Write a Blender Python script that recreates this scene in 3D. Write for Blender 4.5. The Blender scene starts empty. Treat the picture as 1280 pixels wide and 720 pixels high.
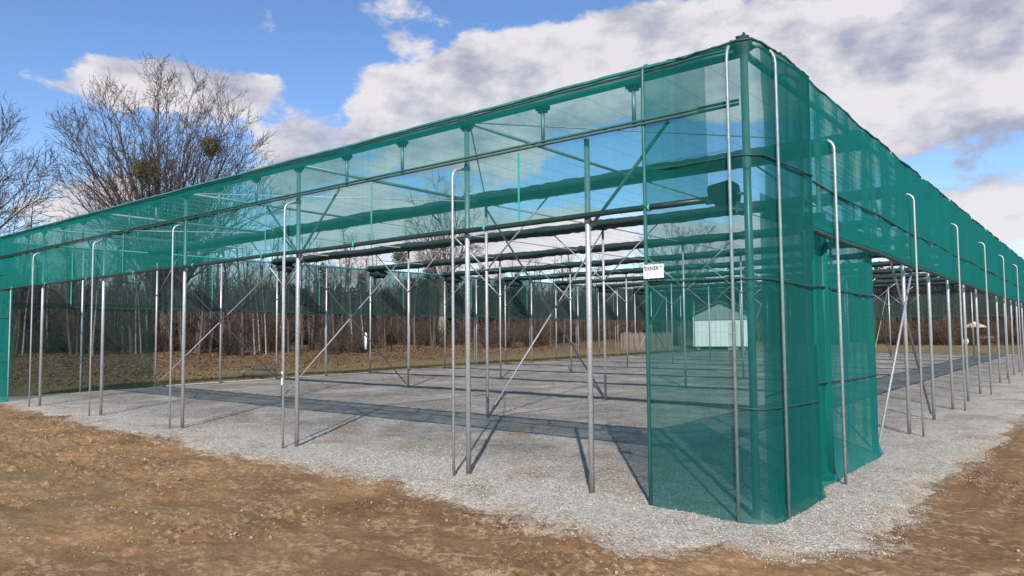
import bpy, math, random
import numpy as np
from mathutils import Vector, Matrix

# ------------------------------------------------------------------ camera, sky, sun
SC = bpy.context.scene
COL = SC.collection
SC.render.engine = 'CYCLES'
SC.cycles.transparent_max_bounces = 32
SC.cycles.max_bounces = 8
SC.view_settings.view_transform = 'Standard'
SC.view_settings.look = 'None'
SC.view_settings.exposure = 0.18
SC.view_settings.gamma = 1.0
SC.view_settings.use_curve_mapping = False

cam = bpy.data.cameras.new('camera')
cam.sensor_width = 36.0
cam.lens = 910.04 / 1280 * 36.0
cam.clip_start = 0.05
cam.clip_end = 3000
camo = bpy.data.objects.new('camera', cam)
COL.objects.link(camo)
yaw, pitch, roll = 0.6819, 0.0579, -0.0091
fw = Vector((-math.sin(yaw) * math.cos(pitch), math.cos(yaw) * math.cos(pitch), math.sin(pitch)))
rt = Vector((math.cos(yaw), math.sin(yaw), 0))
up = rt.cross(fw)
r2 = math.cos(roll) * rt + math.sin(roll) * up
u2 = -math.sin(roll) * rt + math.cos(roll) * up
M = Matrix.Identity(4)
for i in range(3):
    M[i][0] = r2[i]; M[i][1] = u2[i]; M[i][2] = -fw[i]
M[0][3], M[1][3], M[2][3] = 2.4837, -6.4971, 1.7
camo.matrix_world = M
SC.camera = camo

SUN_EL = math.radians(36.0)
SUN_ROT = math.atan2(0.588, -0.809)          # direction to the sun: (0.588, -0.809) on the ground
sun = bpy.data.lights.new('sun', 'SUN')
sun.energy = 5.0
sun.angle = math.radians(0.53)
sun.color = (1.0, 0.95, 0.87)
suno = bpy.data.objects.new('sun', sun)
COL.objects.link(suno)
sd = Vector((0.588 * math.cos(SUN_EL), -0.809 * math.cos(SUN_EL), math.sin(SUN_EL)))
suno.rotation_euler = sd.to_track_quat('Z', 'Y').to_euler()
suno.location = (20, -20, 30)

world = bpy.data.worlds.new('World')
SC.world = world
world.use_nodes = True
NT = world.node_tree
NT.nodes.clear()


def N(nt, typ, **kw):
    n = nt.nodes.new(typ)
    for k, v in kw.items():
        setattr(n, k, v)
    return n


def mth(nt, op, a, b=None, c=None, clamp=False):
    n = nt.nodes.new('ShaderNodeMath')
    n.operation = op
    n.use_clamp = clamp
    for i, v in enumerate((a, b, c)):
        if v is None:
            continue
        if isinstance(v, (int, float)):
            n.inputs[i].default_value = v
        else:
            nt.links.new(v, n.inputs[i])
    return n.outputs[0]


def build_sky():
    nt = NT
    ln = nt.links.new
    sky = N(nt, 'ShaderNodeTexSky', sky_type='NISHITA')
    sky.sun_disc = False
    sky.sun_elevation = SUN_EL
    sky.sun_rotation = SUN_ROT
    sky.air_density = 1.0
    sky.dust_density = 0.2
    sky.ozone_density = 3.5
    tc = N(nt, 'ShaderNodeTexCoord')
    sep = N(nt, 'ShaderNodeSeparateXYZ')
    ln(tc.outputs['Generated'], sep.inputs[0])
    X, Y, Z = sep.outputs
    az = mth(nt, 'MULTIPLY', mth(nt, 'ARCTAN2', X, Y), 57.2958)
    el = mth(nt, 'MULTIPLY', mth(nt, 'ARCSINE', Z), 57.2958)

    def noise(off, scale, detail, rough, zs=1.9):
        mp = N(nt, 'ShaderNodeMapping')
        mp.inputs['Location'].default_value = off
        mp.inputs['Scale'].default_value = (1, 1, zs)
        ln(tc.outputs['Generated'], mp.inputs[0])
        nz = N(nt, 'ShaderNodeTexNoise')
        nz.inputs['Scale'].default_value = scale
        nz.inputs['Detail'].default_value = detail
        nz.inputs['Roughness'].default_value = rough
        nz.inputs['Distortion'].default_value = 0.094
        ln(mp.outputs[0], nz.inputs['Vector'])
        return nz.outputs['Fac']

    base = (3.1, 1.7, 0.4)
    n1 = noise(base, 5.0, 12.0, 0.62)
    n2 = noise((base[0] + .05, base[1] - .06, base[2] + 0.16), 5.0, 6.0, 0.55)
    nlow = noise((7.3, 2.2, 5.5), 1.6, 3.0, 0.5)
    dens = mth(nt, 'ADD', n1, mth(nt, 'MULTIPLY', mth(nt, 'SUBTRACT', nlow, 0.5), 0.55))
    # cloud banks: azimuth, elevation, half-widths (degrees), weight
    banks = [(-48, 17.5, 5.5, 4.5, .28), (-41, 17.5, 6, 4.0, .30), (-34, 19.5, 6, 4.0, .30), (-27, 20.0, 6, 3.6, .30),
             (-19, 20.0, 6, 3.6, .30), (-11, 19.5, 7, 4.0, .24), (-3, 19.5, 7, 4.5, .24), (-9, 13, 6, 2.6, .27),
             (-4, 8.5, 6, 2.4, .20), (-68.5, 17.6, 3.2, 1.8, .30), (-63.5, 18.0, 3.5, 2.2, .30), (-59.0, 17.6, 2.6, 1.2, .27),
             (-58.3, 22.4, 2.0, 1.6, .28), (-49, 25.3, 4.6, 1.7, .28), (-70, 8.5, 4.5, 3.2, .24), (-55.5, 12.5, 4.5, 2.8, .26),
             (-38, 8, 16, 4.0, .22), (-15, 6, 12, 3.0, .16),
             (-69, 22.5, 9, 3.4, -.30), (-53.8, 19.2, 2.6, 2.6, -.24), (-39, 26.2, 13, 2.6, -.30), (-66, 12.5, 7, 2.0, -.20),
             (-2.0, 11.4, 1.6, .7, -.08), (-54, 22.3, 2.6, 1.6, -.2)]
    for a, e, sa, se, w in banks:
        da = mth(nt, 'DIVIDE', mth(nt, 'SUBTRACT', az, a), sa)
        de = mth(nt, 'DIVIDE', mth(nt, 'SUBTRACT', el, e), se)
        q = mth(nt, 'ADD', mth(nt, 'MULTIPLY', da, da), mth(nt, 'MULTIPLY', de, de))
        g = mth(nt, 'EXPONENT', mth(nt, 'MULTIPLY', q, -0.9))
        dens = mth(nt, 'MULTIPLY_ADD', g, w, dens)
    mr = N(nt, 'ShaderNodeMapRange', interpolation_type='SMOOTHSTEP')
    mr.inputs['From Min'].default_value = 0.545
    mr.inputs['From Max'].default_value = 0.645
    ln(dens, mr.inputs['Value'])
    mask = mth(nt, 'MULTIPLY', mr.outputs[0], 0.96)
    lit = mth(nt, 'MULTIPLY_ADD', mth(nt, 'SUBTRACT', n1, n2), 3.5, 0.68, clamp=True)
    p1 = noise((5.2, 8.1, 2.4), 13.0, 9.0, 0.6)
    p2 = noise((5.2 + .03, 8.1 - .04, 2.4 + .11), 13.0, 6.0, 0.55)
    lit = mth(nt, 'MULTIPLY_ADD', mth(nt, 'SUBTRACT', p1, p2), 2.0, lit, clamp=True)
    thick = N(nt, 'ShaderNodeMapRange')
    thick.inputs['From Min'].default_value = 0.72
    thick.inputs['From Max'].default_value = 1.02
    thick.inputs['To Min'].default_value = 1.0
    thick.inputs['To Max'].default_value = 0.94
    ln(dens, thick.inputs['Value'])
    lit = mth(nt, 'MULTIPLY', lit, thick.outputs[0])
    mx = N(nt, 'ShaderNodeMix', data_type='RGBA')
    mx.inputs['A'].default_value = (0.47, 0.49, 0.62, 1)
    mx.inputs['B'].default_value = (0.98, 0.945, 0.965, 1)
    ln(lit, mx.inputs['Factor'])
    b1 = N(nt, 'ShaderNodeBackground')
    b1.inputs['Strength'].default_value = 0.15
    hs = N(nt, 'ShaderNodeHueSaturation')
    hs.inputs['Saturation'].default_value = 1.10
    hs.inputs['Hue'].default_value = 0.507
    ln(sky.outputs[0], hs.inputs['Color'])
    ln(hs.outputs[0], b1.inputs['Color'])
    b2 = N(nt, 'ShaderNodeBackground')
    b2.inputs['Strength'].default_value = 0.76
    ln(mx.outputs['Result'], b2.inputs['Color'])
    ms = N(nt, 'ShaderNodeMixShader')
    ln(mask, ms.inputs[0])
    ln(b1.outputs[0], ms.inputs[1])
    ln(b2.outputs[0], ms.inputs[2])
    out = N(nt, 'ShaderNodeOutputWorld')
    ln(ms.outputs[0], out.inputs['Surface'])


build_sky()

# ------------------------------------------------------------------ numpy noise
_pr = np.random.RandomState(7)
_perm = _pr.permutation(512).astype(np.int64)
_grad = _pr.rand(512) * 2 * np.pi


def perlin(x, y, seed=0):
    x = np.asarray(x, float); y = np.asarray(y, float)
    xi = np.floor(x).astype(np.int64); yi = np.floor(y).astype(np.int64)
    xf = x - xi; yf = y - yi

    def g(ix, iy, dx, dy):
        h = _perm[(_perm[(ix + seed * 37) & 511] + iy) & 511]
        a = _grad[h]
        return np.cos(a) * dx + np.sin(a) * dy
    u = xf * xf * xf * (xf * (xf * 6 - 15) + 10)
    v = yf * yf * yf * (yf * (yf * 6 - 15) + 10)
    a = g(xi, yi, xf, yf) * (1 - u) + g(xi + 1, yi, xf - 1, yf) * u
    b = g(xi, yi + 1, xf, yf - 1) * (1 - u) + g(xi + 1, yi + 1, xf - 1, yf - 1) * u
    return (a * (1 - v) + b * v) * 1.4


def fbm(x, y, o=4, seed=0, lac=2.03, gain=.5):
    s = 0; a = 1.0
    for i in range(o):
        s = s + a * perlin(np.asarray(x) * lac ** i, np.asarray(y) * lac ** i, seed + i)
        a *= gain
    return s


def sstep(a, b, x):
    t = np.clip((np.asarray(x, float) - a) / (b - a), 0, 1)
    return t * t * (3 - 2 * t)


# ------------------------------------------------------------------ materials
def mat(name):
    m = bpy.data.materials.new(name)
    m.use_nodes = True
    nt = m.node_tree
    return m, nt, nt.nodes['Principled BSDF'], nt.links.new


def noise_tex(nt, scale, detail=4, rough=.5, coord='Object', stretch=None, dist=0):
    tc = N(nt, 'ShaderNodeTexCoord')
    nz = N(nt, 'ShaderNodeTexNoise')
    nz.inputs['Scale'].default_value = scale
    nz.inputs['Detail'].default_value = detail
    nz.inputs['Roughness'].default_value = rough
    nz.inputs['Distortion'].default_value = dist
    src = tc.outputs[coord]
    if stretch:
        mp = N(nt, 'ShaderNodeMapping')
        mp.inputs['Scale'].default_value = stretch
        nt.links.new(src, mp.inputs[0])
        src = mp.outputs[0]
    nt.links.new(src, nz.inputs['Vector'])
    return nz.outputs['Fac']


def ramp(nt, fac, stops):
    r = N(nt, 'ShaderNodeValToRGB')
    el = r.color_ramp.elements
    while len(el) < len(stops):
        el.new(0.5)
    for e, (p, c) in zip(el, stops):
        e.position = p
        e.color = (*c, 1)
    nt.links.new(fac, r.inputs[0])
    return r.outputs[0]


def mixc(nt, fac, a, b, blend='MIX'):
    m = N(nt, 'ShaderNodeMix', data_type='RGBA', blend_type=blend)
    for s, v in (('Factor', fac), ('A', a), ('B', b)):
        if isinstance(v, (int, float)):
            m.inputs[s].default_value = v
        elif isinstance(v, tuple):
            m.inputs[s].default_value = (*v, 1)
        else:
            nt.links.new(v, m.inputs[s])
    return m.outputs['Result']


def bump(nt, h, strength, dist):
    b = N(nt, 'ShaderNodeBump')
    b.inputs['Strength'].default_value = strength
    b.inputs['Distance'].default_value = dist
    nt.links.new(h, b.inputs['Height'])
    return b.outputs[0]


def plain(name, c1, c2, scale=6, rough=.6, metal=0.0, bmp=0.0, stretch=None):
    m, nt, p, ln = mat(name)
    f = noise_tex(nt, scale, 5, .6, stretch=stretch)
    ln(ramp(nt, f, [(.3, c1), (.7, c2)]), p.inputs['Base Color'])
    p.inputs['Roughness'].default_value = rough
    p.inputs['Metallic'].default_value = metal
    if bmp:
        ln(bump(nt, f, bmp, .02), p.inputs['Normal'])
    return m


def net_mat(name, col, a0, trans=0.28, vary=.04, tint=(.74, .91, .92)):
    """woven mesh: threads cover a share a0 of the area, more of it the more slantwise one looks through"""
    m, nt, p, ln = mat(name)
    nt.nodes.remove(p)
    out = nt.nodes['Material Output']
    geo = N(nt, 'ShaderNodeNewGeometry')
    dp = N(nt, 'ShaderNodeVectorMath', operation='DOT_PRODUCT')
    ln(geo.outputs['Normal'], dp.inputs[0])
    ln(geo.outputs['Incoming'], dp.inputs[1])
    c = mth(nt, 'MAXIMUM', mth(nt, 'ABSOLUTE', dp.outputs['Value']), 0.05)
    big = noise_tex(nt, 1.3, 4, .6, stretch=(1, 1, 1.6))
    q = mth(nt, 'MULTIPLY_ADD', mth(nt, 'SUBTRACT', big, .5), vary * 2, a0)       # thread width over mesh width
    # threads beaten closer together here and there, along warp and weft
    q = mth(nt, 'MULTIPLY_ADD', mth(nt, 'SUBTRACT', noise_tex(nt, 1.0, 3, .6, stretch=(26, 26, .35)), .5), .15, q)
    q = mth(nt, 'MULTIPLY_ADD', mth(nt, 'SUBTRACT', noise_tex(nt, 1.0, 3, .6, stretch=(.3, .3, 40)), .5), .15, q)
    gap = mth(nt, 'SUBTRACT', 1.0, mth(nt, 'DIVIDE', q, c), clamp=True)
    op = mth(nt, 'SUBTRACT', 1.0, mth(nt, 'MULTIPLY', gap, 1 - a0), clamp=True)
    fine = noise_tex(nt, 35, 3, .6, stretch=(1, 1, 3))
    cc = mixc(nt, fine, tuple(v * .8 for v in col), tuple(v * 1.2 for v in col))
    d = N(nt, 'ShaderNodeBsdfDiffuse'); ln(cc, d.inputs['Color'])
    t = N(nt, 'ShaderNodeBsdfTranslucent'); ln(cc, t.inputs['Color'])
    g = N(nt, 'ShaderNodeBsdfGlossy'); g.inputs['Roughness'].default_value = .45
    g.inputs['Color'].default_value = (.5, .6, .58, 1)
    m1 = N(nt, 'ShaderNodeMixShader'); m1.inputs[0].default_value = trans
    ln(d.outputs[0], m1.inputs[1]); ln(t.outputs[0], m1.inputs[2])
    m3 = N(nt, 'ShaderNodeMixShader'); m3.inputs[0].default_value = 0.05
    ln(m1.outputs[0], m3.inputs[1]); ln(g.outputs[0], m3.inputs[2])
    tr = N(nt, 'ShaderNodeBsdfTransparent')
    tr.inputs['Color'].default_value = (*tint, 1)          # light that glances off the threads on its way through
    m2 = N(nt, 'ShaderNodeMixShader')
    ln(op, m2.inputs[0]); ln(tr.outputs[0], m2.inputs[1]); ln(m3.outputs[0], m2.inputs[2])
    ln(m2.outputs[0], out.inputs['Surface'])
    return m


TEAL = (0.0018, 0.188, 0.162)
M_NET = net_mat('green_net', TEAL, 0.20)
M_NETC = net_mat('green_net_dense', (0.0015, 0.125, 0.108), 0.255)
M_NETD = net_mat('green_net_double', TEAL, 0.40)
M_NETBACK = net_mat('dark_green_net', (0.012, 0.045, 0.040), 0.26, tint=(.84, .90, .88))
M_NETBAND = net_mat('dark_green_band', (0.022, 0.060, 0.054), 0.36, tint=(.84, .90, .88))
M_HEM = plain('hem_tape', (.006, .05, .04), (.012, .085, .068), 9, .6)
M_TAPE = plain('seam_tape', (.02, .30, .22), (.04, .40, .30), 9, .6)
M_ROLL = plain('rolled_net', (.003, .015, .013), (.010, .040, .034), 7, .8, bmp=1.0, stretch=(.25, 3, 3))
M_RAIL = plain('dark_rail', (.012, .035, .032), (.03, .06, .055), 8, .45, .3)


def galvanised():
    m, nt, p, ln = mat('galvanised_steel')
    tc = N(nt, 'ShaderNodeTexCoord')
    vo = N(nt, 'ShaderNodeTexVoronoi'); vo.inputs['Scale'].default_value = 55
    ln(tc.outputs['Object'], vo.inputs['Vector'])
    vs = N(nt, 'ShaderNodeSeparateColor'); ln(vo.outputs['Color'], vs.inputs[0])
    st = noise_tex(nt, 2.5, 6, .65, stretch=(6, 6, 1))
    c = mixc(nt, vs.outputs[0], (.40, .41, .42), (.56, .57, .58))
    c = mixc(nt, mth(nt, 'MULTIPLY', mth(nt, 'SUBTRACT', st, .45), 2.2, clamp=True), c, (.34, .335, .325))
    sp = N(nt, 'ShaderNodeSeparateXYZ'); ln(tc.outputs['Object'], sp.inputs[0])
    zz = mth(nt, 'ADD', sp.outputs[2], mth(nt, 'MULTIPLY', mth(nt, 'SUBTRACT', st, .5), .5))
    mz = N(nt, 'ShaderNodeMapRange'); ln(zz, mz.inputs['Value'])
    mz.inputs['From Min'].default_value = .02; mz.inputs['From Max'].default_value = .22
    mz.inputs['To Min'].default_value = .75; mz.inputs['To Max'].default_value = 0
    c = mixc(nt, mz.outputs[0], c, (.27, .20, .14))
    ln(c, p.inputs['Base Color'])
    p.inputs['Metallic'].default_value = .5
    ln(mth(nt, 'MULTIPLY_ADD', st, .3, .3), p.inputs['Roughness'])
    return m


M_GALV = galvanised()
M_GALVD = plain('weathered_steel', (.22, .23, .24), (.36, .37, .38), 14, .5, .5)
M_GPIPE = plain('green_pipe', (.03, .17, .15), (.06, .26, .23), 10, .4, .4)
M_GREEN = plain('green_wrapped_tube', (.015, .13, .11), (.04, .24, .21), 3, .45, stretch=(2, 2, 2))
M_DGREEN = plain('dark_green_tube', (.012, .10, .085), (.025, .16, .14), 6, .4)
M_TGREY = plain('tinted_steel', (.17, .25, .25), (.27, .36, .36), 10, .45, .4)
M_TPOST = plain('green_coated_post', (.05, .20, .18), (.09, .28, .255), 9, .35, .3)
M_FENCE = plain('pale_boards', (.13, .10, .078), (.21, .165, .13), 4, .85, stretch=(4, 4, .5))
M_FENCE2 = plain('dark_boards', (.08, .062, .05), (.14, .11, .085), 4, .85, stretch=(4, 4, .5))
M_LOG = plain('split_log', (.26, .19, .12), (.42, .31, .20), 5, .85)
M_BRACE = plain('dull_steel', (.24, .25, .26), (.34, .35, .36), 14, .55, .4)
M_WIRE = plain('steel_wire', (.25, .26, .27), (.35, .36, .37), 10, .45, .6)
M_WIREW = plain('bright_cable', (.6, .62, .62), (.72, .74, .74), 10, .4, .3)
M_BLACK = plain('black_plastic', (.012, .016, .016), (.025, .03, .03), 12, .4)
M_WHITE = plain('white_board', (.74, .74, .74), (.80, .80, .80), 12, .45)
M_INK = plain('black_ink', (.01, .01, .01), (.03, .03, .03), 12, .6)
M_BARK = plain('bark', (.05, .038, .030), (.13, .105, .085), 5, .9, bmp=.6, stretch=(3, 3, .6))
M_TWIG = plain('twig', (.050, .034, .030), (.095, .062, .052), 2, .9)
M_TWIGL = plain('pale_bark', (.15, .13, .10), (.26, .23, .185), 3, .9, stretch=(3, 3, .6))
M_BIRCH = plain('birch_bark', (.10, .09, .08), (.34, .32, .28), 6, .8, stretch=(1, 1, 2.5))
M_MISTLE = plain('mistletoe', (.050, .052, .016), (.12, .12, .035), 3, .9)
M_BROWNLEAF = plain('brown_leaf', (.085, .040, .020), (.27, .145, .075), 1.6, .85)
M_SHRUB = plain('bare_shrub', (.042, .031, .023), (.125, .086, .058), .7, .95)
M_SHRUBG = plain('green_shrub', (.025, .038, .014), (.07, .085, .035), .7, .95)
M_CONIF = plain('conifer_needles', (.010, .020, .010), (.030, .048, .024), .8, .95)
M_GRASS = plain('grass', (.085, .085, .028), (.19, .155, .06), .6, .9)
M_WOOD = plain('old_wood', (.13, .095, .07), (.24, .18, .13), 4, .85, stretch=(4, 4, .5))
M_SHED = plain('white_sheet_metal', (.70, .71, .70), (.80, .80, .79), 3, .5)
M_SHEDD = plain('grey_door', (.52, .54, .54), (.62, .63, .62), 3, .5)
M_ROOF = plain('grey_green_roof', (.16, .20, .19), (.24, .28, .27), 3, .6)
M_CANVAS = plain('beige_canvas', (.55, .47, .34), (.68, .58, .44), 4, .8)


def dirt_material():
    m, nt, p, ln = mat('soil')
    a = noise_tex(nt, .55, 6, .62, dist=.6)
    b = noise_tex(nt, 2.3, 8, .72, stretch=(.55, 1.2, 1), dist=.5)
    c = noise_tex(nt, 17, 8, .72, stretch=(.8, 1.0, 1), dist=.2)
    f = noise_tex(nt, 120, 3, .6)
    soil = ramp(nt, a, [(.30, (.13, .070, .035)), (.46, (.212, .116, .055)), (.60, (.295, .164, .072)), (.78, (.39, .235, .110))])
    dry = ramp(nt, b, [(.0, (0, 0, 0)), (.45, (0, 0, 0)), (.55, (1, 1, 1))])
    dryc = mixc(nt, c, (.36, .24, .130), (.54, .385, .225))
    dm = N(nt, 'ShaderNodeSeparateColor'); ln(dry, dm.inputs[0])
    cm = ramp(nt, c, [(.47, (0, 0, 0)), (.56, (1, 1, 1))])
    cs = N(nt, 'ShaderNodeSeparateColor'); ln(cm, cs.inputs[0])
    k = mth(nt, 'MULTIPLY', mth(nt, 'MULTIPLY', dm.outputs[0], cs.outputs[0]), .62)
    col = mixc(nt, k, soil, dryc)
    c2 = noise_tex(nt, 60, 5, .65)
    rel = mth(nt, 'ADD', mth(nt, 'MULTIPLY', c, .6), mth(nt, 'MULTIPLY', c2, .4))
    mrr = N(nt, 'ShaderNodeMapRange'); ln(rel, mrr.inputs['Value'])
    mrr.inputs['From Min'].default_value = .36; mrr.inputs['From Max'].default_value = .64
    mrr.inputs['To Min'].default_value = .62; mrr.inputs['To Max'].default_value = 1.22
    vm = N(nt, 'ShaderNodeVectorMath', operation='SCALE'); ln(col, vm.inputs[0]); ln(mrr.outputs[0], vm.inputs['Scale'])  # dry crumb tops paler; hollows darkened in the colour as relief shade
    col = vm.outputs[0]
    # dull greenish brown patches mixed into the soil towards the left
    g = noise_tex(nt, .9, 5, .65)
    geo = N(nt, 'ShaderNodeNewGeometry')
    sp = N(nt, 'ShaderNodeSeparateXYZ'); ln(geo.outputs['Position'], sp.inputs[0])
    mrx = N(nt, 'ShaderNodeMapRange'); ln(sp.outputs[0], mrx.inputs['Value'])
    mrx.inputs['From Min'].default_value = -1.5; mrx.inputs['From Max'].default_value = -6.5
    mrg = N(nt, 'ShaderNodeMapRange'); ln(g, mrg.inputs['Value'])
    mrg.inputs['From Min'].default_value = .42; mrg.inputs['From Max'].default_value = .58
    mry = N(nt, 'ShaderNodeMapRange'); ln(sp.outputs[1], mry.inputs['Value'])
    mry.inputs['From Min'].default_value = -1.5; mry.inputs['From Max'].default_value = -3.0
    gk = mth(nt, 'MULTIPLY', mth(nt, 'MULTIPLY', mth(nt, 'MULTIPLY', mrx.outputs[0], mry.outputs[0]), mrg.outputs[0]), .6)
    col = mixc(nt, gk, col, (.165, .130, .062))
    # far from the yard the ground is winter grass
    d1 = mth(nt, 'SUBTRACT', -22.2, sp.outputs[0])
    d2 = mth(nt, 'SUBTRACT', sp.outputs[1], 46.0)
    d3 = mth(nt, 'SUBTRACT', sp.outputs[0], 14.0)
    d4 = mth(nt, 'SUBTRACT', -14.0, sp.outputs[1])
    dd = mth(nt, 'MAXIMUM', mth(nt, 'MAXIMUM', d1, d2), mth(nt, 'MAXIMUM', d3, d4))
    dd = mth(nt, 'ADD', dd, mth(nt, 'MULTIPLY', mth(nt, 'SUBTRACT', b, .5), 3))
    mg = N(nt, 'ShaderNodeMapRange'); ln(dd, mg.inputs['Value'])
    mg.inputs['From Min'].default_value = -.8; mg.inputs['From Max'].default_value = .8
    gb = noise_tex(nt, .35, 6, .65)
    gr = ramp(nt, gb, [(.32, (.085, .088, .030)), (.46, (.14, .115, .045)), (.58, (.19, .125, .06)), (.75, (.15, .075, .040))])
    ml = N(nt, 'ShaderNodeMapRange'); ln(mth(nt, 'ADD', d1, mth(nt, 'MULTIPLY', mth(nt, 'SUBTRACT', gb, .5), 9)), ml.inputs['Value'])
    ml.inputs['From Min'].default_value = 4.0; ml.inputs['From Max'].default_value = 9.0
    lit_ = mixc(nt, b, (.065, .040, .024), (.15, .085, .048))
    gr = mixc(nt, mth(nt, 'MULTIPLY', ml.outputs[0], .8), gr, lit_)
    col = mixc(nt, mg.outputs[0], col, gr)
    col = mixc(nt, mth(nt, 'MULTIPLY', mth(nt, 'SUBTRACT', f, .35), .8, clamp=True), col, mixc(nt, .5, col, (.40, .30, .20)))
    ia = N(nt, 'ShaderNodeAttribute', attribute_name='inside')
    ed = mth(nt, 'ADD', ia.outputs['Fac'], mth(nt, 'MULTIPLY', mth(nt, 'SUBTRACT', mth(nt, 'ADD', b, c), 1.0), 1.1))
    mi = N(nt, 'ShaderNodeMapRange'); ln(ed, mi.inputs['Value'])
    mi.inputs['From Min'].default_value = -.12; mi.inputs['From Max'].default_value = .22
    col = mixc(nt, mth(nt, 'MULTIPLY', mi.outputs[0], .75), col, mixc(nt, f, (.34, .29, .225), (.50, .47, .42)))
    ln(col, p.inputs['Base Color'])
    p.inputs['Roughness'].default_value = .95
    p.inputs['Specular IOR Level'].default_value = .15
    h = mth(nt, 'ADD', mth(nt, 'MULTIPLY', rel, .8), mth(nt, 'MULTIPLY', f, .25))
    ln(bump(nt, h, .8, .03), p.inputs['Normal'])
    return m


def gravel_material():
    m, nt, p, ln = mat('gravel')
    geo = N(nt, 'ShaderNodeNewGeometry')
    sp = N(nt, 'ShaderNodeSeparateXYZ'); ln(geo.outputs['Position'], sp.inputs[0])
    a = noise_tex(nt, .6, 6, .65, dist=.4)
    b = noise_tex(nt, 3.2, 6, .7)
    tc = N(nt, 'ShaderNodeTexCoord')
    vo = N(nt, 'ShaderNodeTexVoronoi'); vo.inputs['Scale'].default_value = 42
    ln(tc.outputs['Object'], vo.inputs['Vector'])
    vs = N(nt, 'ShaderNodeSeparateColor'); ln(vo.outputs['Color'], vs.inputs[0])
    # coarse pale stone along the edge, finer grey grit inside
    de = mth(nt, 'MINIMUM', mth(nt, 'ADD', sp.outputs[1], 0.0), mth(nt, 'SUBTRACT', .55, sp.outputs[0]))
    de = mth(nt, 'ADD', de, mth(nt, 'MULTIPLY', mth(nt, 'SUBTRACT', a, .5), 3.4))
    me = N(nt, 'ShaderNodeMapRange', interpolation_type='SMOOTHSTEP'); ln(de, me.inputs['Value'])
    me.inputs['From Min'].default_value = -.1; me.inputs['From Max'].default_value = 1.7
    inner = ramp(nt, a, [(.34, (.125, .118, .106)), (.5, (.215, .202, .18)), (.64, (.34, .318, .282))])
    inner = mixc(nt, mth(nt, 'MULTIPLY', mth(nt, 'SUBTRACT', b, .42), 2.2, clamp=True), inner, (.36, .337, .30))
    edge = mixc(nt, b, (.305, .28, .242), (.465, .432, .378))
    col = mixc(nt, me.outputs[0], edge, inner)
    # soil trodden into the stone
    s = noise_tex(nt, .85, 5, .6, dist=.8)
    ms = N(nt, 'ShaderNodeMapRange'); ln(s, ms.inputs['Value'])
    ms.inputs['From Min'].default_value = .50; ms.inputs['From Max'].default_value = .66
    col = mixc(nt, mth(nt, 'MULTIPLY', ms.outputs[0], .72), col, (.235, .175, .115))
    ia = N(nt, 'ShaderNodeAttribute', attribute_name='inside')
    ed = mth(nt, 'ADD', ia.outputs['Fac'], mth(nt, 'MULTIPLY', mth(nt, 'SUBTRACT', mth(nt, 'ADD', b, s), 1.0), 1.3))
    mi = N(nt, 'ShaderNodeMapRange'); ln(ed, mi.inputs['Value'])
    mi.inputs['From Min'].default_value = .30; mi.inputs['From Max'].default_value = -.10
    col = mixc(nt, mth(nt, 'MULTIPLY', mi.outputs[0], .7), col, (.30, .205, .125))
    stone = mth(nt, 'MULTIPLY_ADD', vs.outputs[0], .75, .62)
    cc = N(nt, 'ShaderNodeVectorMath', operation='SCALE')
    ln(col, cc.inputs[0]); ln(stone, cc.inputs['Scale'])
    ln(cc.outputs[0], p.inputs['Base Color'])
    p.inputs['Roughness'].default_value = .9
    p.inputs['Specular IOR Level'].default_value = .2
    h = mth(nt, 'ADD', mth(nt, 'MULTIPLY', vo.outputs['Distance'], -.7), mth(nt, 'MULTIPLY', b, .5))
    ln(bump(nt, h, .8, .025), p.inputs['Normal'])
    return m


M_DIRT = dirt_material()
M_GRAVEL = gravel_material()
M_STONE = plain('pale_stone', (.26, .238, .205), (.51, .475, .42), 9, .85)
M_CLOD = plain('soil_clod', (.22, .135, .068), (.50, .335, .185), 5, .95)

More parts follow.
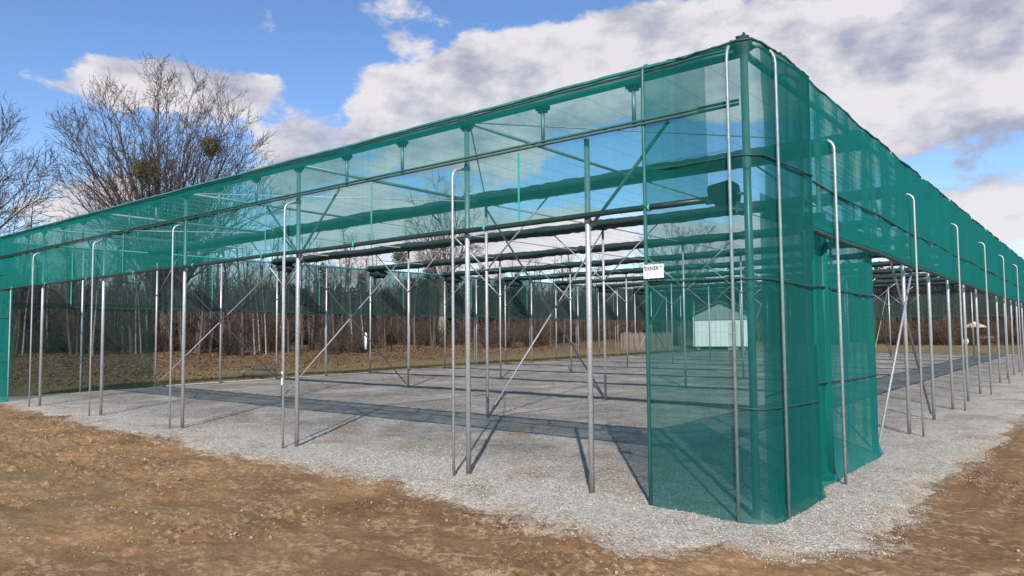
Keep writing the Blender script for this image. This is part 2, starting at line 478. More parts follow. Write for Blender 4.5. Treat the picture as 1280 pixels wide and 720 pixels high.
# ------------------------------------------------------------------ mesh helpers
class MB:
    def __init__(s):
        s.v = []; s.f = []

    def tube(s, pts, rad, n=6, cap=True):
        pts = [Vector(p) for p in pts]
        if isinstance(rad, (int, float)):
            rad = [rad] * len(pts)
        prev = None
        rings = []
        for i, p in enumerate(pts):
            t = (pts[min(i + 1, len(pts) - 1)] - pts[max(i - 1, 0)]).normalized()
            if prev is None:
                a = Vector((0, 0, 1)) if abs(t.z) < .9 else Vector((1, 0, 0))
                u = t.cross(a).normalized()
            else:
                u = (prev - t * prev.dot(t)).normalized()
            prev = u
            w = t.cross(u)
            b = len(s.v)
            for k in range(n):
                q = 2 * math.pi * k / n
                s.v.append(tuple(p + (u * math.cos(q) + w * math.sin(q)) * rad[i]))
            rings.append(b)
        for a, b in zip(rings, rings[1:]):
            for k in range(n):
                s.f.append((a + k, a + (k + 1) % n, b + (k + 1) % n, b + k))
        if cap:
            s.f.append(tuple(rings[0] + k for k in reversed(range(n))))
            s.f.append(tuple(rings[-1] + k for k in range(n)))
        return s

    def box(s, lo, hi, bev=0):
        x0, y0, z0 = lo; x1, y1, z1 = hi
        b = len(s.v)
        s.v += [(x0, y0, z0), (x1, y0, z0), (x1, y1, z0), (x0, y1, z0), (x0, y0, z1), (x1, y0, z1), (x1, y1, z1), (x0, y1, z1)]
        for f in ((3, 2, 1, 0), (4, 5, 6, 7), (0, 1, 5, 4), (1, 2, 6, 5), (2, 3, 7, 6), (3, 0, 4, 7)):
            s.f.append(tuple(b + i for i in f))
        return s

    def prism(s, poly, axis, a0, a1):
        """polygon of 2d points extruded along axis 0/1/2"""
        b = len(s.v); n = len(poly)
        for a in (a0, a1):
            for (p, q) in poly:
                c = [p, q]; c.insert(axis, a); s.v.append(tuple(c))
        s.f.append(tuple(b + i for i in range(n)))
        s.f.append(tuple(b + n + i for i in reversed(range(n))))
        for i in range(n):
            j = (i + 1) % n
            s.f.append((b + i, b + n + i, b + n + j, b + j))
        return s

    def blob(s, c, r, rng, nu=10, nv=7, lump=.25):
        b = len(s.v)
        for j in range(nv + 1):
            th = math.pi * j / nv
            for i in range(nu):
                ph = 2 * math.pi * i / nu
                k = 1 + rng.uniform(-lump, lump)
                s.v.append((c[0] + r[0] * k * math.sin(th) * math.cos(ph), c[1] + r[1] * k * math.sin(th) * math.sin(ph), c[2] + r[2] * k * math.cos(th)))
        for j in range(nv):
            for i in range(nu):
                s.f.append((b + j * nu + i, b + (j + 1) * nu + i, b + (j + 1) * nu + (i + 1) % nu, b + j * nu + (i + 1) % nu))
        return s

    def mesh(s, name, material, smooth=True):
        me = bpy.data.meshes.new(name)
        me.from_pydata(s.v, [], s.f)
        me.materials.append(material)
        if smooth:
            me.polygons.foreach_set('use_smooth', [True] * len(me.polygons))
        me.update()
        return me


def link(name, data, parent=None, loc=None, rot=None, scale=None):
    o = bpy.data.objects.new(name, data)
    COL.objects.link(o)
    if parent is not None:
        o.parent = parent
    if loc is not None:
        o.location = loc
    if rot is not None:
        o.rotation_euler = rot
    if scale is not None:
        o.scale = scale
    return o


def tag(o, label, cat, group=None, kind=None):
    if label: o['label'] = label
    if cat: o['category'] = cat
    if group: o['group'] = group
    if kind: o['kind'] = kind
    return o


def np_mesh(name, V, F, material, smooth=False):
    """V (n,3) array, F (m,k) array of equal polygons"""
    me = bpy.data.meshes.new(name)
    V = np.asarray(V, np.float32); F = np.asarray(F, np.int32)
    me.vertices.add(len(V)); me.vertices.foreach_set('co', V.ravel())
    k = F.shape[1]
    me.loops.add(F.size); me.loops.foreach_set('vertex_index', F.ravel())
    me.polygons.add(len(F))
    me.polygons.foreach_set('loop_start', np.arange(0, F.size, k, dtype=np.int32))
    me.polygons.foreach_set('loop_total', np.full(len(F), k, np.int32))
    if smooth:
        me.polygons.foreach_set('use_smooth', np.ones(len(F), bool))
    me.materials.append(material)
    me.update(calc_edges=True)
    me.validate()
    return me


def grid_faces(nx, ny):
    i = np.arange(nx - 1)[:, None]; j = np.arange(ny - 1)[None, :]
    a = (i * ny + j).ravel()
    return np.stack([a, a + ny, a + ny + 1, a + 1], 1)


def axis_coords(knots):
    """knots: [(x, step), ...] -> coordinates whose spacing follows step"""
    out = [knots[0][0]]
    while out[-1] < knots[-1][0] - 1e-6:
        st = np.interp(out[-1], [k[0] for k in knots], [k[1] for k in knots])
        out.append(min(out[-1] + st, knots[-1][0]))
    return np.array(out)


# ------------------------------------------------------------------ ground
EDGE_X = [-24, -19.2, -14.3, -11, -9.7, -6.8, -6.2, -5.4, -3.9, -2.1, -1.6, -1.0, -.44, -.1, .3, .8, 3]
EDGE_Y = [-.25, -.30, -.58, -.92, -.70, -1.04, -.92, -.80, -.85, -1.15, -1.30, -1.36, -1.42, -1.0, -1.0, -.92, -.9]


def pad_inside(x, y):
    """distance inside the gravel pad (negative outside), edge ragged"""
    fy = np.interp(x, EDGE_X, EDGE_Y)
    rx = 1.02 + .045 * np.clip(np.asarray(y) - 2, 0, 60) * .8
    d = np.minimum(np.minimum(y - fy, rx - x), np.minimum(x + 21.4, 46.5 - y))
    d = np.where((y - fy < 1.0) & (rx - x < 1.0), np.minimum(d, 1.0 - np.hypot(np.clip(1 - (y - fy), 0, 9), np.clip(1 - (rx - x), 0, 9))), d)
    return d + .16 * fbm(np.asarray(x) * 1.6, np.asarray(y) * 1.6, 4, 11)


def gz(x, y):
    x = np.asarray(x, float); y = np.asarray(y, float)
    h = -.05 + .03 * fbm(x * .25, y * .25, 3, 3)
    near = sstep(30, 12, np.hypot(x - 1, y + 5))
    heap = sstep(.0, .5, fbm(x * .5 + 3, y * .5, 3, 21) + .9 * np.exp(-((x + 13) / 4.5) ** 2 - ((y + 2.0) / 1.3) ** 2))
    fine = fbm(x * 3.1, y * 3.1, 4, 5)
    crumb = np.abs(fbm(x * 7.5, y * 7.5, 4, 9))
    h = h + near * (.026 * fine + (.2 + heap) * .065 * crumb + .016 * fbm(x * 13, y * 13, 3, 31) * (.4 + heap))
    # shallow wheel ruts that sweep past the corner
    for off in (0.0, 1.5):
        yy = y + 2.7 + off + .25 * np.sin(x * .35) + .03 * x
        h = h - near * .022 * np.exp(-(yy / .22) ** 2)
    h = h + .25 * fbm(x * .03, y * .03, 3, 41) * sstep(26, 60, np.hypot(x + 10, y - 20))
    # the bank under the wood left of the net house
    h = h + .55 * sstep(26, 40, -x) * sstep(-30, 5, y)
    ins = pad_inside(x, y)
    return h - .10 * sstep(.25, .8, ins)


def pz(x, y):
    d = pad_inside(x, y)
    return -.004 + .010 * fbm(np.asarray(x) * 1.1, np.asarray(y) * 1.1, 4, 51) + .008 * fbm(np.asarray(x) * 9, np.asarray(y) * 9, 3, 61) - .10 * sstep(.32, -.22, d)


def set_inside(o, gx, gy):
    at = o.data.attributes.new('inside', 'FLOAT', 'POINT')
    at.data.foreach_set('value', np.clip(pad_inside(gx, gy), -3, 3).astype(np.float32).ravel())


xs = axis_coords([(-700, 60), (-80, 5), (-26, .45), (-14, .13), (-7, .06), (2.5, .04), (4, .06), (9, .5), (60, 5), (700, 60)])
ys = axis_coords([(-700, 60), (-40, 5), (-9, .4), (-6, .035), (-1.0, .04), (.8, .12), (4, .6), (60, 3), (900, 60)])
gx, gy = np.meshgrid(xs, ys, indexing='ij')
V = np.stack([gx, gy, gz(gx, gy)], -1).reshape(-1, 3)
ground = link('ground', np_mesh('ground', V, grid_faces(len(xs), len(ys)), M_DIRT, True))
set_inside(ground, gx, gy)
tag(ground, 'bare brown soil with dry crumbly patches around the gravel pad', None, kind='structure')

xs = axis_coords([(-22.2, .3), (-12, .12), (-6, .06), (2.4, .05), (4.2, .2)])
ys = axis_coords([(-2.3, .04), (1.0, .05), (6, .2), (47.2, .5)])
gx, gy = np.meshgrid(xs, ys, indexing='ij')
V = np.stack([gx, gy, pz(gx, gy)], -1).reshape(-1, 3)
pad = link('gravel_pad', np_mesh('gravel_pad', V, grid_faces(len(xs), len(ys)), M_GRAVEL, True))
set_inside(pad, gx, gy)
tag(pad, 'pale grey gravel pad under the net house', None, kind='structure')

_octv = np.array([(1, 0, 0), (-1, 0, 0), (0, 1, 0), (0, -1, 0), (0, 0, 1), (0, 0, -1)], float)
_octf = np.array([(0, 2, 4), (2, 1, 4), (1, 3, 4), (3, 0, 4), (2, 0, 5), (1, 2, 5), (3, 1, 5), (0, 3, 5)])


def scatter_stones(name, P, S, material, rs):
    n = len(P)
    jit = 1 + rs.uniform(-.35, .35, (n, 6, 1))
    v = _octv[None] * jit
    ang = rs.uniform(0, 6.283, n); c, s = np.cos(ang)[:, None], np.sin(ang)[:, None]
    v = v * np.stack([np.ones(n), rs.uniform(.6, 1, n), rs.uniform(.45, .85, n)], 1)[:, None]
    tl = rs.uniform(-.7, .7, n)[:, None]
    vz = v[..., 2] * np.cos(tl) + v[..., 0] * np.sin(tl); vx0 = v[..., 0] * np.cos(tl) - v[..., 2] * np.sin(tl)
    vx = vx0 * c - v[..., 1] * s; vy = vx0 * s + v[..., 1] * c
    v = np.stack([vx, vy, vz], -1) * S[:, None, None] + P[:, None]
    f = (_octf[None] + (np.arange(n) * 6)[:, None, None]).reshape(-1, 3)
    return link(name, np_mesh(name, v.reshape(-1, 3), f, material))


rs = np.random.RandomState(3)
n = 60000
x = np.where(rs.rand(n) < .75, rs.uniform(-5.5, 1.5, n), rs.uniform(-16, 2, n))
y = np.where(rs.rand(n) < .8, rs.uniform(-1.8, 1.6, n), rs.uniform(-1, 7, n))
sel = rs.rand(n) < .55
x[sel & (y > 1.6)] = rs.uniform(-.6, 1.5, (sel & (y > 1.6)).sum())
d = pad_inside(x, y)
keep = (d > -.12) & (rs.rand(n) < np.where(d > 1.4, .3, 1))
x, y = x[keep], y[keep]
S = np.clip(rs.lognormal(math.log(.0054), .45, len(x)), .0025, .024)
tag(scatter_stones('gravel_stones', np.stack([x, y, np.maximum(pz(x, y), gz(x, y)) + S * .25], 1), S, M_STONE, rs),
    'loose pale gravel stones lying over the pad and its edge', 'gravel', kind='stuff')

n = 48000
x = rs.uniform(-16, 4.5, n); y = rs.uniform(-5.6, .4, n)
sel = rs.rand(n) < .3
x[sel] = rs.uniform(.8, 5, sel.sum()); y[sel] = rs.uniform(-3, 9, sel.sum())
d = pad_inside(x, y)
heap = fbm(x * .5 + 3, y * .5, 3, 21) + .9 * np.exp(-((x + 13) / 4.5) ** 2 - ((y + 2.0) / 1.3) ** 2) + .5 * fbm(x * 2.2, y * 2.2, 2, 71)
keep = (d < -.02) & (heap + rs.uniform(-.25, .25, n) > .12)
x, y = x[keep], y[keep]
S = np.clip(rs.lognormal(math.log(.0052), .6, len(x)), .002, .030)
tag(scatter_stones('soil_clods', np.stack([x, y, gz(x, y) + S * .15], 1), S, M_CLOD, rs),
    'dry crumbs and clods of soil strewn over the brown ground', 'soil', kind='stuff')

# ------------------------------------------------------------------ the net house
L, B, D = 3.4819, 4.35, 43.5
W = 6 * L
HT, HM, HH = 4.23, 3.763, 2.90
house = link('net_house', None)
tag(house, 'large open net house of steel posts with green netting on the gravel pad', 'net house')
RNG = random.Random(5)


def part(name, me, loc=None, rot=None, parent=None):
    return link(name, me, parent or house, loc, rot)


def vpost(h, r, m=None, n=10, collar=None):
    mb = MB().tube([(0, 0, -.05), (0, 0, h)], r, n)
    if collar:
        for z in collar:
            mb.tube([(0, 0, z - .03), (0, 0, z + .03)], r + .009, n)
    return mb.mesh('post', m or M_GALV)


# posts
P_MAIN = vpost(HT - .04, .031, collar=(HM - .08,))
P_HALF = vpost(HM - .02, .031, collar=(2.86,))
P_IN = vpost(4.19, .030, collar=(2.92,))
P_SIDE = vpost(4.16, .029)
P_CORNER = vpost(4.27, .036, M_TPOST, 12)
part('corner_post', P_CORNER, (0, 0, 0)); part('corner_post', P_CORNER, (-W, 0, 0))
part('corner_post', P_CORNER, (0, D, 0)); part('corner_post', P_CORNER, (-W, D, 0))
for k in range(1, 6):
    part('post', P_MAIN, (-k * L, 0, 0), (0, 0, RNG.uniform(0, 6)))
    part('post', P_MAIN, (-k * L, D, 0))
part('post', P_HALF, (-L / 2, 0, 0))
for k in range(1, 20):
    for x in (0, -W):
        if x == 0 and k == 1:
            part('post', P_SIDE, (x, k * B / 2, 0)); continue
        part('post', P_SIDE, (x + RNG.uniform(-.01, .01), k * B / 2, 0))
for x in (-2 * L, -4 * L):
    for k in range(1, 10):
        part('post', P_IN, (x, k * B, 0), (RNG.uniform(-.003, .003), RNG.uniform(-.003, .003), 0))


def bar(name, a, b, r, m, n=8, parent=None):
    a = Vector(a); b = Vector(b)
    return part(name, MB().tube([(0, 0, 0), b - a], r, n).mesh(name, m), a, None, parent)


# knee braces, shared meshes, both sides of each inner post
for s in (-1, 1):
    kn = MB().tube([(s * .03, 0, 0), (s * 1.55, 0, 1.27)], .015, 6).tube([(s * .0, 0, -.04), (s * .05, 0, .04)], .03, 6).mesh('knee_brace', M_GALV)
    knf = MB().tube([(s * .03, 0.03, 0), (s * .95, 0.03, .86)], .018, 6).tube([(s * .0, 0.03, -.04), (s * .05, 0.03, .04)], .03, 6).mesh('knee_brace', M_GALVD)
    for x in (-2 * L, -4 * L):
        for k in range(1, 10):
            part('knee_brace', kn, (x, k * B, 2.92))
    for k in range(1, 10):
        if s < 0:
            part('knee_brace', kn, (0, k * B, 2.92))
        else:
            part('knee_brace', kn, (-W, k * B, 2.92))
    for x in (-2 * L, -4 * L):
        part('knee_brace', knf, (x, 0, 2.9))
        part('knee_brace', knf, (x, D, 2.9))
part('knee_brace', MB().tube([(.03, .03, 0), (.95, .03, .95)], .018, 6).tube([(0, .03, -.04), (.05, .03, .04)], .03, 6).mesh('knee_brace', M_GALVD), (-L / 2, 0, 2.81))

# cross braces
for (ya, yb) in ((B, 2 * B), (8 * B, 9 * B)):
    for x in (0, -2 * L, -4 * L, -W):
        if x == 0 and ya > 10: continue
        bar('cross_brace', (x + .035, ya + .06, .12), (x + .035, yb - .06, 4.1), .018, M_BRACE)
        bar('cross_brace', (x - .035, ya + .06, 4.1), (x - .035, yb - .06, .12), .019, M_GALVD)

# roof frame
for k in range(0, 7):
    r = .030 if k % 2 == 0 else .024
    bar('roof_beam', (-k * L, .05, HT + .02), (-k * L, B, HT - .01), r, M_GALVD)
    bar('roof_beam', (-k * L, B, HT - .01), (-k * L, D, HT - .01), .016, M_GALVD, 6)
for k in range(1, 10):
    bar('row_beam', (-W, k * B, HT - .05), (0, k * B, HT - .05), .020, M_GALVD, 6)
wire = MB().tube([(0, .03, 0), (0, D - .03, -.0)], .0022, 4).mesh('roof_wire', M_WIRE)
for i in range(1, 42):
    if (i % 7):
        part('roof_wire', wire, (-i * W / 42, 0, HT + .10))
for (a, b, m, r) in [((-3 * L, .05), (-2 * L, B), M_WIREW, .010), ((-5 * L, .05), (-4 * L, B), M_WIREW, .010), ((-L, .05), (0, B), M_GALVD, .010),
                     ((-L, .05), (-2 * L, B), M_GALVD, .010), ((-3 * L, .05), (-4 * L, B), M_GALVD, .010), ((-5 * L, .05), (-W, B), M_GALVD, .010)]:
    bar('wind_brace', (*a, HT + .03), (*b, HT + .03), r, m, 6)
bar('top_beam', (-W, 0, HT + .01), (0, 0, HT + .01), .032, M_GPIPE, 10)
bar('top_beam', (0, 0, HT + .01), (0, D, HT + .01), .032, M_GPIPE, 10)
bar('top_beam', (-W, 0, HT + .01), (-W, D, HT + .01), .032, M_GPIPE, 10)
bar('top_beam', (-W, D, HT + .01), (0, D, HT + .01), .032, M_GPIPE, 10)
hang = MB().tube([(0, 0, 0), (0, 0, HT - HM - .02)], .022, 8).mesh('beam_hanger', M_GALV)
hclamp = MB().box((-.075, -.04, -.03), (.075, .04, .012)).box((-.05, -.03, -.06), (.05, .03, -.031)).mesh('clamp', M_RAIL, False)
for k in range(6):
    for t in (1 / 3, 2 / 3):
        h = part('beam_hanger', hang, (-(k + t) * L, 0.0, HM))
        link('clamp', hclamp, h, (0, 0, HT - HM - .03))
    if k:
        part('clamp', hclamp, (-k * L, 0, HT - .03))
for y, m in ((-.103, M_HEM), (D + .16, M_HEM)):
    bar('mid_rail', (-W, y, HM + .018), (-.02, y, HM + .018), .015, m)
    bar('mid_rail', (-W, y, HM - .018), (-.02, y, HM - .018), .015, m)

# ---- netting
def net_surface(name, path, z0, z1, m, parent=None, du=.12, dz=.16, amp=.012, seed=0, flare=.0, billow=0.0):
    """a hanging sheet along a plan polyline; z0, z1 are functions of the arc length"""
    path = [Vector((*p, 0)) for p in path]
    ss = [0.0]
    for a, b in zip(path, path[1:]):
        ss.append(ss[-1] + (b - a).length)
    n = max(2, int(ss[-1] / du) + 1)
    s = np.linspace(0, ss[-1], n)
    px = np.interp(s, ss, [p.x for p in path]); py = np.interp(s, ss, [p.y for p in path])
    tx = np.gradient(px, s); ty = np.gradient(py, s)
    l = np.hypot(tx, ty); nx, ny = ty / l, -tx / l
    za = np.array([z0(q) for q in s]); zb = np.array([z1(q) for q in s])
    nz = max(2, int((zb.max() - za.min()) / dz) + 1)
    t = np.linspace(0, 1, nz)
    Z = za[:, None] * (1 - t) + zb[:, None] * t
    off = amp * fbm(s[:, None] * 1.5 + seed * 9.1, Z * .8 + seed, 3, seed) + amp * .5 * fbm(s[:, None] * 6 + seed, Z * .6, 2, seed + 3)
    off = off + billow * np.sin(t * np.pi)[None] * (0.6 + .4 * np.sin(s[:, None] * 2 * np.pi / B))
    off = off + flare * (1 - sstep(0, .12, Z - za[:, None]))
    X = px[:, None] + nx[:, None] * off; Y = py[:, None] + ny[:, None] * off
    V = np.stack([X, Y, Z], -1).reshape(-1, 3)
    return part(name, np_mesh(name, V, grid_faces(n, nz), m, True), None, None, parent)


def seam(name, path, zf, r, m, parent, step=.25, out=.012, wob=.006):
    path = [Vector((*p, 0)) for p in path]
    ss = [0.0]
    for a, b in zip(path, path[1:]):
        ss.append(ss[-1] + (b - a).length)
    n = max(2, int(ss[-1] / step) + 1)
    pts = []
    for s in np.linspace(0, ss[-1], n):
        x = np.interp(s, ss, [p.x for p in path]); y = np.interp(s, ss, [p.y for p in path])
        x2 = np.interp(s + .02, ss, [p.x for p in path]); y2 = np.interp(s + .02, ss, [p.y for p in path])
        x1 = np.interp(s - .02, ss, [p.x for p in path]); y1 = np.interp(s - .02, ss, [p.y for p in path])
        t = Vector((x2 - x1, y2 - y1)).normalized()
        pts.append((x + t.y * out, y - t.x * out, zf(s) + RNG.uniform(-wob, wob)))
    return part(name, MB().tube(pts, r, 5).mesh(name, m), None, None, parent)


def arc(c, r, a0, a1, n=7):
    return [(c[0] + r * math.cos(math.radians(a0 + (a1 - a0) * i / n)), c[1] + r * math.sin(math.radians(a0 + (a1 - a0) * i / n))) for i in range(n + 1)]


# front curtain, rolled up to head height, with its hem tube
fp = [(-W - .05, -.075), (-.35, -.075)]
fc = net_surface('front_curtain', fp, lambda s: HH + .02 + .008 * math.sin(s * 1.8), lambda s: HT + .05, M_NET, amp=.010, seed=1)
fc['label'] = 'half raised green net curtain along the long front'
hem = seam('hem_tube', fp, lambda s: HH - .006 * math.sin(s * 1.8), .032, M_RAIL, fc, .5, .0, .002)
for i in range(9):
    xx = -2.60 - i * 2.55
    if xx > -W:
        seam('seam_tape', [(xx - .014, -.075), (xx + .014, -.075)], lambda s: 0, .001, M_TAPE, fc) if False else \
            link('seam_tape', MB().box((-.012, -.003, HH + .03), (.012, .003, HM - .05)).mesh('seam_tape', M_TAPE, False), fc, (xx, -.098, 0))
for i in range(9):                                    # clips on the hem
    link('hem_clip', MB().tube([(-.012, 0, 0), (.012, 0, 0)], .037, 8).mesh('hem_clip', M_TAPE), fc, (-.9 - i * 2.3 + RNG.uniform(-.1, .1), -.075, HH))
# folded netting along the top edge
fold = net_surface('net_fold', [(-W - .06, -.062), (.02, -.062)], lambda s: HT - .035 + .008 * math.sin(s * 3.1), lambda s: HT + .085 + .010 * math.sin(s * 2.3 + 1) + .008 * math.sin(s * 7), M_NETD, amp=.012, seed=2, dz=.04, du=.09)
seam('edge_tube', [(-W - .06, -.066), (.02, -.066)], lambda s: HT + .088 + .004 * math.sin(s * 2.3 + 1), .021, M_GREEN, fold, .2, .005, .004)
seam('lower_cord', [(-W - .06, -.07), (.02, -.07)], lambda s: HT + .045 + .004 * math.sin(s * 2.3 + 1), .009, M_HEM, fold, .2, .016, .004)

# right hand corner: full height netting round the guide pipes
cp = [(-1.03, -.045), (-.55, -.09), (-.10, -.15)] + arc((-.02, .03), .19, -100, -8) + [(.185, .30), (.20, .70), (.205, 1.22)]
cn = net_surface('corner_netting', cp, lambda s: -.03 + .012 * math.sin(s * 9), lambda s: HT + .09 - .008 * s + .006 * math.sin(s * 8), M_NETC, amp=.014, seed=4, flare=.06, du=.06)
cn['label'] = 'full height green netting rounding the near corner'
for z in (.96, 2.14, 3.28):
    seam('seam', cp, lambda s, z=z: z + .03 * math.sin(s * .9 + z), .009, M_HEM, cn, .08, .012, .003)
for z, x0 in ((.99, -1.0), (3.31, -1.0)):              # zigzag selvedge above two of the seams
    pts = [(x0 + i * .0155, -.06 - .09 * i / 60 - .012, z + (.028 if i % 2 else 0)) for i in range(60)]
    part('selvedge', MB().tube(pts, .0028, 3, False).mesh('selvedge', M_HEM), None, None, cn)
seam('edge_cord', cp, lambda s: HT + .09 - .008 * s + .006 * math.sin(s * 8), .013, M_HEM, cn, .06, .0, .012)
net_surface('edge_strip', [(.20, 1.16), (.205, 1.24)], lambda s: 0, lambda s: HT + .05, M_NETD, cn, du=.02, amp=.006, seed=6)

# right hand lower panel, tucked behind the curtain
sp_ = [(.06, .12), (.04, 1.15), (.045, 2.6), (.055, 4.30)]
pn = net_surface('side_panel', sp_, lambda s: -.03 + .012 * math.sin(s * 7), lambda s: 2.95, M_NET, amp=.016, seed=7, flare=.08, du=.08)
for z in (1.08, 2.14):
    seam('seam', sp_, lambda s, z=z: z + .02 * math.sin(s * 1.3), .011, M_HEM, pn, .1, .014, .003)
net_surface('edge_strip', [(.053, 4.22), (.056, 4.31)], lambda s: -.02, lambda s: 2.95, M_NETD, pn, du=.02, amp=.004, seed=8)
part('post_wrap', MB().tube([(0, B / 2 - .05, 0), (0.0, B / 2 - .05, .8), (.0, B / 2 - .04, 1.7), (0, B / 2 - .05, 3.0)], [.085, .078, .084, .08], 10).mesh('post_wrap', M_NETD))

# right hand curtain
def rz(s):
    y = s + .14
    return 2.735 - .0075 * min(y, 20) - .022 * math.sin(math.pi * y / B) ** 2


rp = [(.10, .14), (.15, .8), (.178, 1.3), (.14, 3.2), (.118, 7.0), (.115, 12.0), (.105, D)]
rc = net_surface('side_curtain', rp, lambda s: rz(s) + .02, lambda s: HT + .075 + .012 * math.sin(s * 3.0) + .006 * math.sin(s * 11), M_NET, amp=.017, seed=9, du=.14, billow=.02)
rc['label'] = 'half raised green net curtain along the right hand side'
seam('hem_tube', rp, rz, .034, M_HEM, rc, .4, 0, .002)
seam('seam', rp, lambda s: 3.24 - .03 * math.sin(math.pi * (s + .14) / B) ** 2 - .004 * s, .011, M_HEM, rc, .3, .022, .003)
seam('edge_cord', rp, lambda s: HT + .075 + .012 * math.sin(s * 3.0), .014, M_HEM, rc, .2, .0, .014)
rc2 = net_surface('hem_band', [(p[0] + .022, p[1]) for p in rp], lambda s: rz(s) + .03, lambda s: rz(s) + .10, M_NETD, rc, amp=.006, seed=10, dz=.04)
for i in range(14):
    yy = 2.0 + i * 3.0 + RNG.uniform(-.4, .4)
    link('edge_clip', MB().box((-.012, -.02, -.03), (.012, .02, .035)).mesh('edge_clip', M_WIREW, False), rc, (.125, yy, HT + .06))

# left hand corner and far walls
lp = [(-19.40, -.045), (-20.4, -.09), (-20.86, -.15)] + arc((-W + .02, .03), .19, -80, -172) + [(-W - .10, .5)]
lp = list(reversed(lp))
lnn = net_surface('corner_netting', lp, lambda s: -.03 + .012 * math.sin(s * 9), lambda s: HT + .08, M_NET, amp=.014, seed=12, flare=.06, du=.08)
lnn['label'] = 'full height green netting rounding the far left corner'
for z in (1.0, 2.14, 3.28):
    seam('seam', lp, lambda s, z=z: z, .010, M_HEM, lnn, .12, .012, .003)
lw = [(-W - .12, D), (-W - .12, 0.2)]
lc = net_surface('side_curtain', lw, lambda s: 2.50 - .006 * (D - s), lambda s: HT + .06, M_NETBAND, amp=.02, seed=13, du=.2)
lc['label'] = 'half raised dark green net curtain along the wooded side'
seam('hem_tube', lw, lambda s: 2.49 - .006 * (D - s), .026, M_HEM, lc, .5, 0, .002)
seam('seam', lw, lambda s: 3.28, .009, M_HEM, lc, .5, .015, .002)
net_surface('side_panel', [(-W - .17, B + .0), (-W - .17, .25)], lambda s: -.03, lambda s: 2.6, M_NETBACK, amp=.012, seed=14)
for i in range(10):
    link('seam_tape', MB().box((-.004, -.016, 2.5), (.004, .016, HT)).mesh('seam_tape', M_TAPE, False), lc, (-W - .09, 1.9 + i * B, 0))
bw = [(.1, D + .12), (-W - .1, D + .12)]
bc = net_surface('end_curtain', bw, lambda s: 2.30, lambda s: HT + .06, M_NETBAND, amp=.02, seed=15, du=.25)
bc['label'] = 'half raised dark green net curtain across the far end'
seam('hem_tube', bw, lambda s: 2.29, .026, M_HEM, bc, .5, 0, .002)
bar('curb_pipe', (-W - .12, D + .1, 0.02), (-W - .12, B, 0.02), .012, M_GALVD)

# guide pipes outside the curtains, bent over at the top
def guide(h, off, bend=.12, r=.0165, m=None):
    pts = [(0, 0, -.05), (0, 0, h * .5), (0, 0, h - bend)]
    for i in range(1, 7):
        a = math.pi / 2 * i / 6
        pts.append((0, bend * (1 - math.cos(a)), h - bend + bend * math.sin(a)))
    pts.append((0, off, h + .012))
    return MB().tube(pts, r, 8).mesh('guide_pipe', m or M_GALV)


g_front = guide(3.66, .20)
g_side = guide(3.80, .22)
g_tall = guide(4.36, .26, .22, .0165, M_TGREY)
for k in range(1, 6):
    part('guide_pipe', g_front, (-k * L - .05, -.205, 0), (0, 0, RNG.uniform(-.08, .08)))
for k in range(10):
    part('guide_pipe', g_side, (.235, 1.98 + k * 4.37, 0), (0, 0, math.pi / 2 + RNG.uniform(-.06, .06)))
    part('guide_pipe', g_side, (-W - .235, 2.3 + k * B, 0), (0, 0, -math.pi / 2))
part('guide_pipe', guide(4.37, .2, .12, .019, M_DGREEN), (-1.01, -.085, 0))
part('guide_pipe', g_tall, (-.085, -.20, 0), (0, 0, .0))
part('guide_pipe', guide(4.36, .26, .22, .016, M_TGREY), (.225, .18, 0), (0, 0, 1.45))
part('guide_pipe', guide(4.33, .26, .2, .017, M_TGREY), (.165, 1.05, 0), (0, 0, 1.55))
part('guide_pipe', guide(2.85, .02, .01, .016), (-19.42, -.075, 0))
# white cable tag on one of them
part('cable_tag', MB().box((-.012, -.03, .92), (.012, -.018, 1.02)).box((-.010, -.03, 1.08), (.010, -.018, 1.12)).mesh('cable_tag', M_WHITE, False), (-2 * L - .05, -.205, 0))
# white sleeve on a post of the wooded side
part('post_sleeve', MB().tube([(0, 0, .98), (0, 0, 1.60)], .05, 10).tube([(0, 0, 1.60), (0, 0, 1.66)], [.05, .02], 10).mesh('post_sleeve', M_WHITE), (-W + .02, 3 * B - .25, 0))

# wad of netting knotted over the corner post
part('net_wad', MB().blob((0, 0, 0), (.10, .10, .05), RNG, 12, 7, .3).blob((.02, -.05, .055), (.06, .05, .05), RNG, 9, 6, .4).blob((-.06, -.06, .02), (.06, .04, .04), RNG, 9, 6, .4).mesh('net_wad', M_ROLL), (0, -.02, HT + .06))

# rolls of bunched netting along the rows
def roll_strap_mb():
    mb = MB().tube([(-.015, 0, 0), (.015, 0, 0)], .15, 12)
    mb.v = [(a, b * 2.08, c * .9 - .02 * abs(b) / .14) for a, b, c in mb.v]
    return mb


def make_roll(k):
    rg = random.Random(100 + k)
    n = 150
    pts = []; rad = []
    ph = rg.uniform(0, 6)
    for i in range(n + 1):
        x = -W + .12 + (W - .15) * i / n
        sag = -.018 * math.sin(math.pi * x / L) ** 2
        pts.append((x, rg.uniform(-.006, .006), sag + .005 * math.sin(x * 2.1 + ph)))
        rad.append(.138 + .007 * math.sin(x * 1.3 + ph) + .006 * math.sin(x * 3.7 + ph * 2) + rg.uniform(-.012, .012))
    mb = MB().tube(pts, rad, 12)
    mb.v = [(a, b * 2.05 + .03 * math.sin(a * 2.3 + ph), c * .84 - .02 * abs(b) / .14) for a, b, c in mb.v]
    return mb.mesh('netting_roll', M_ROLL)


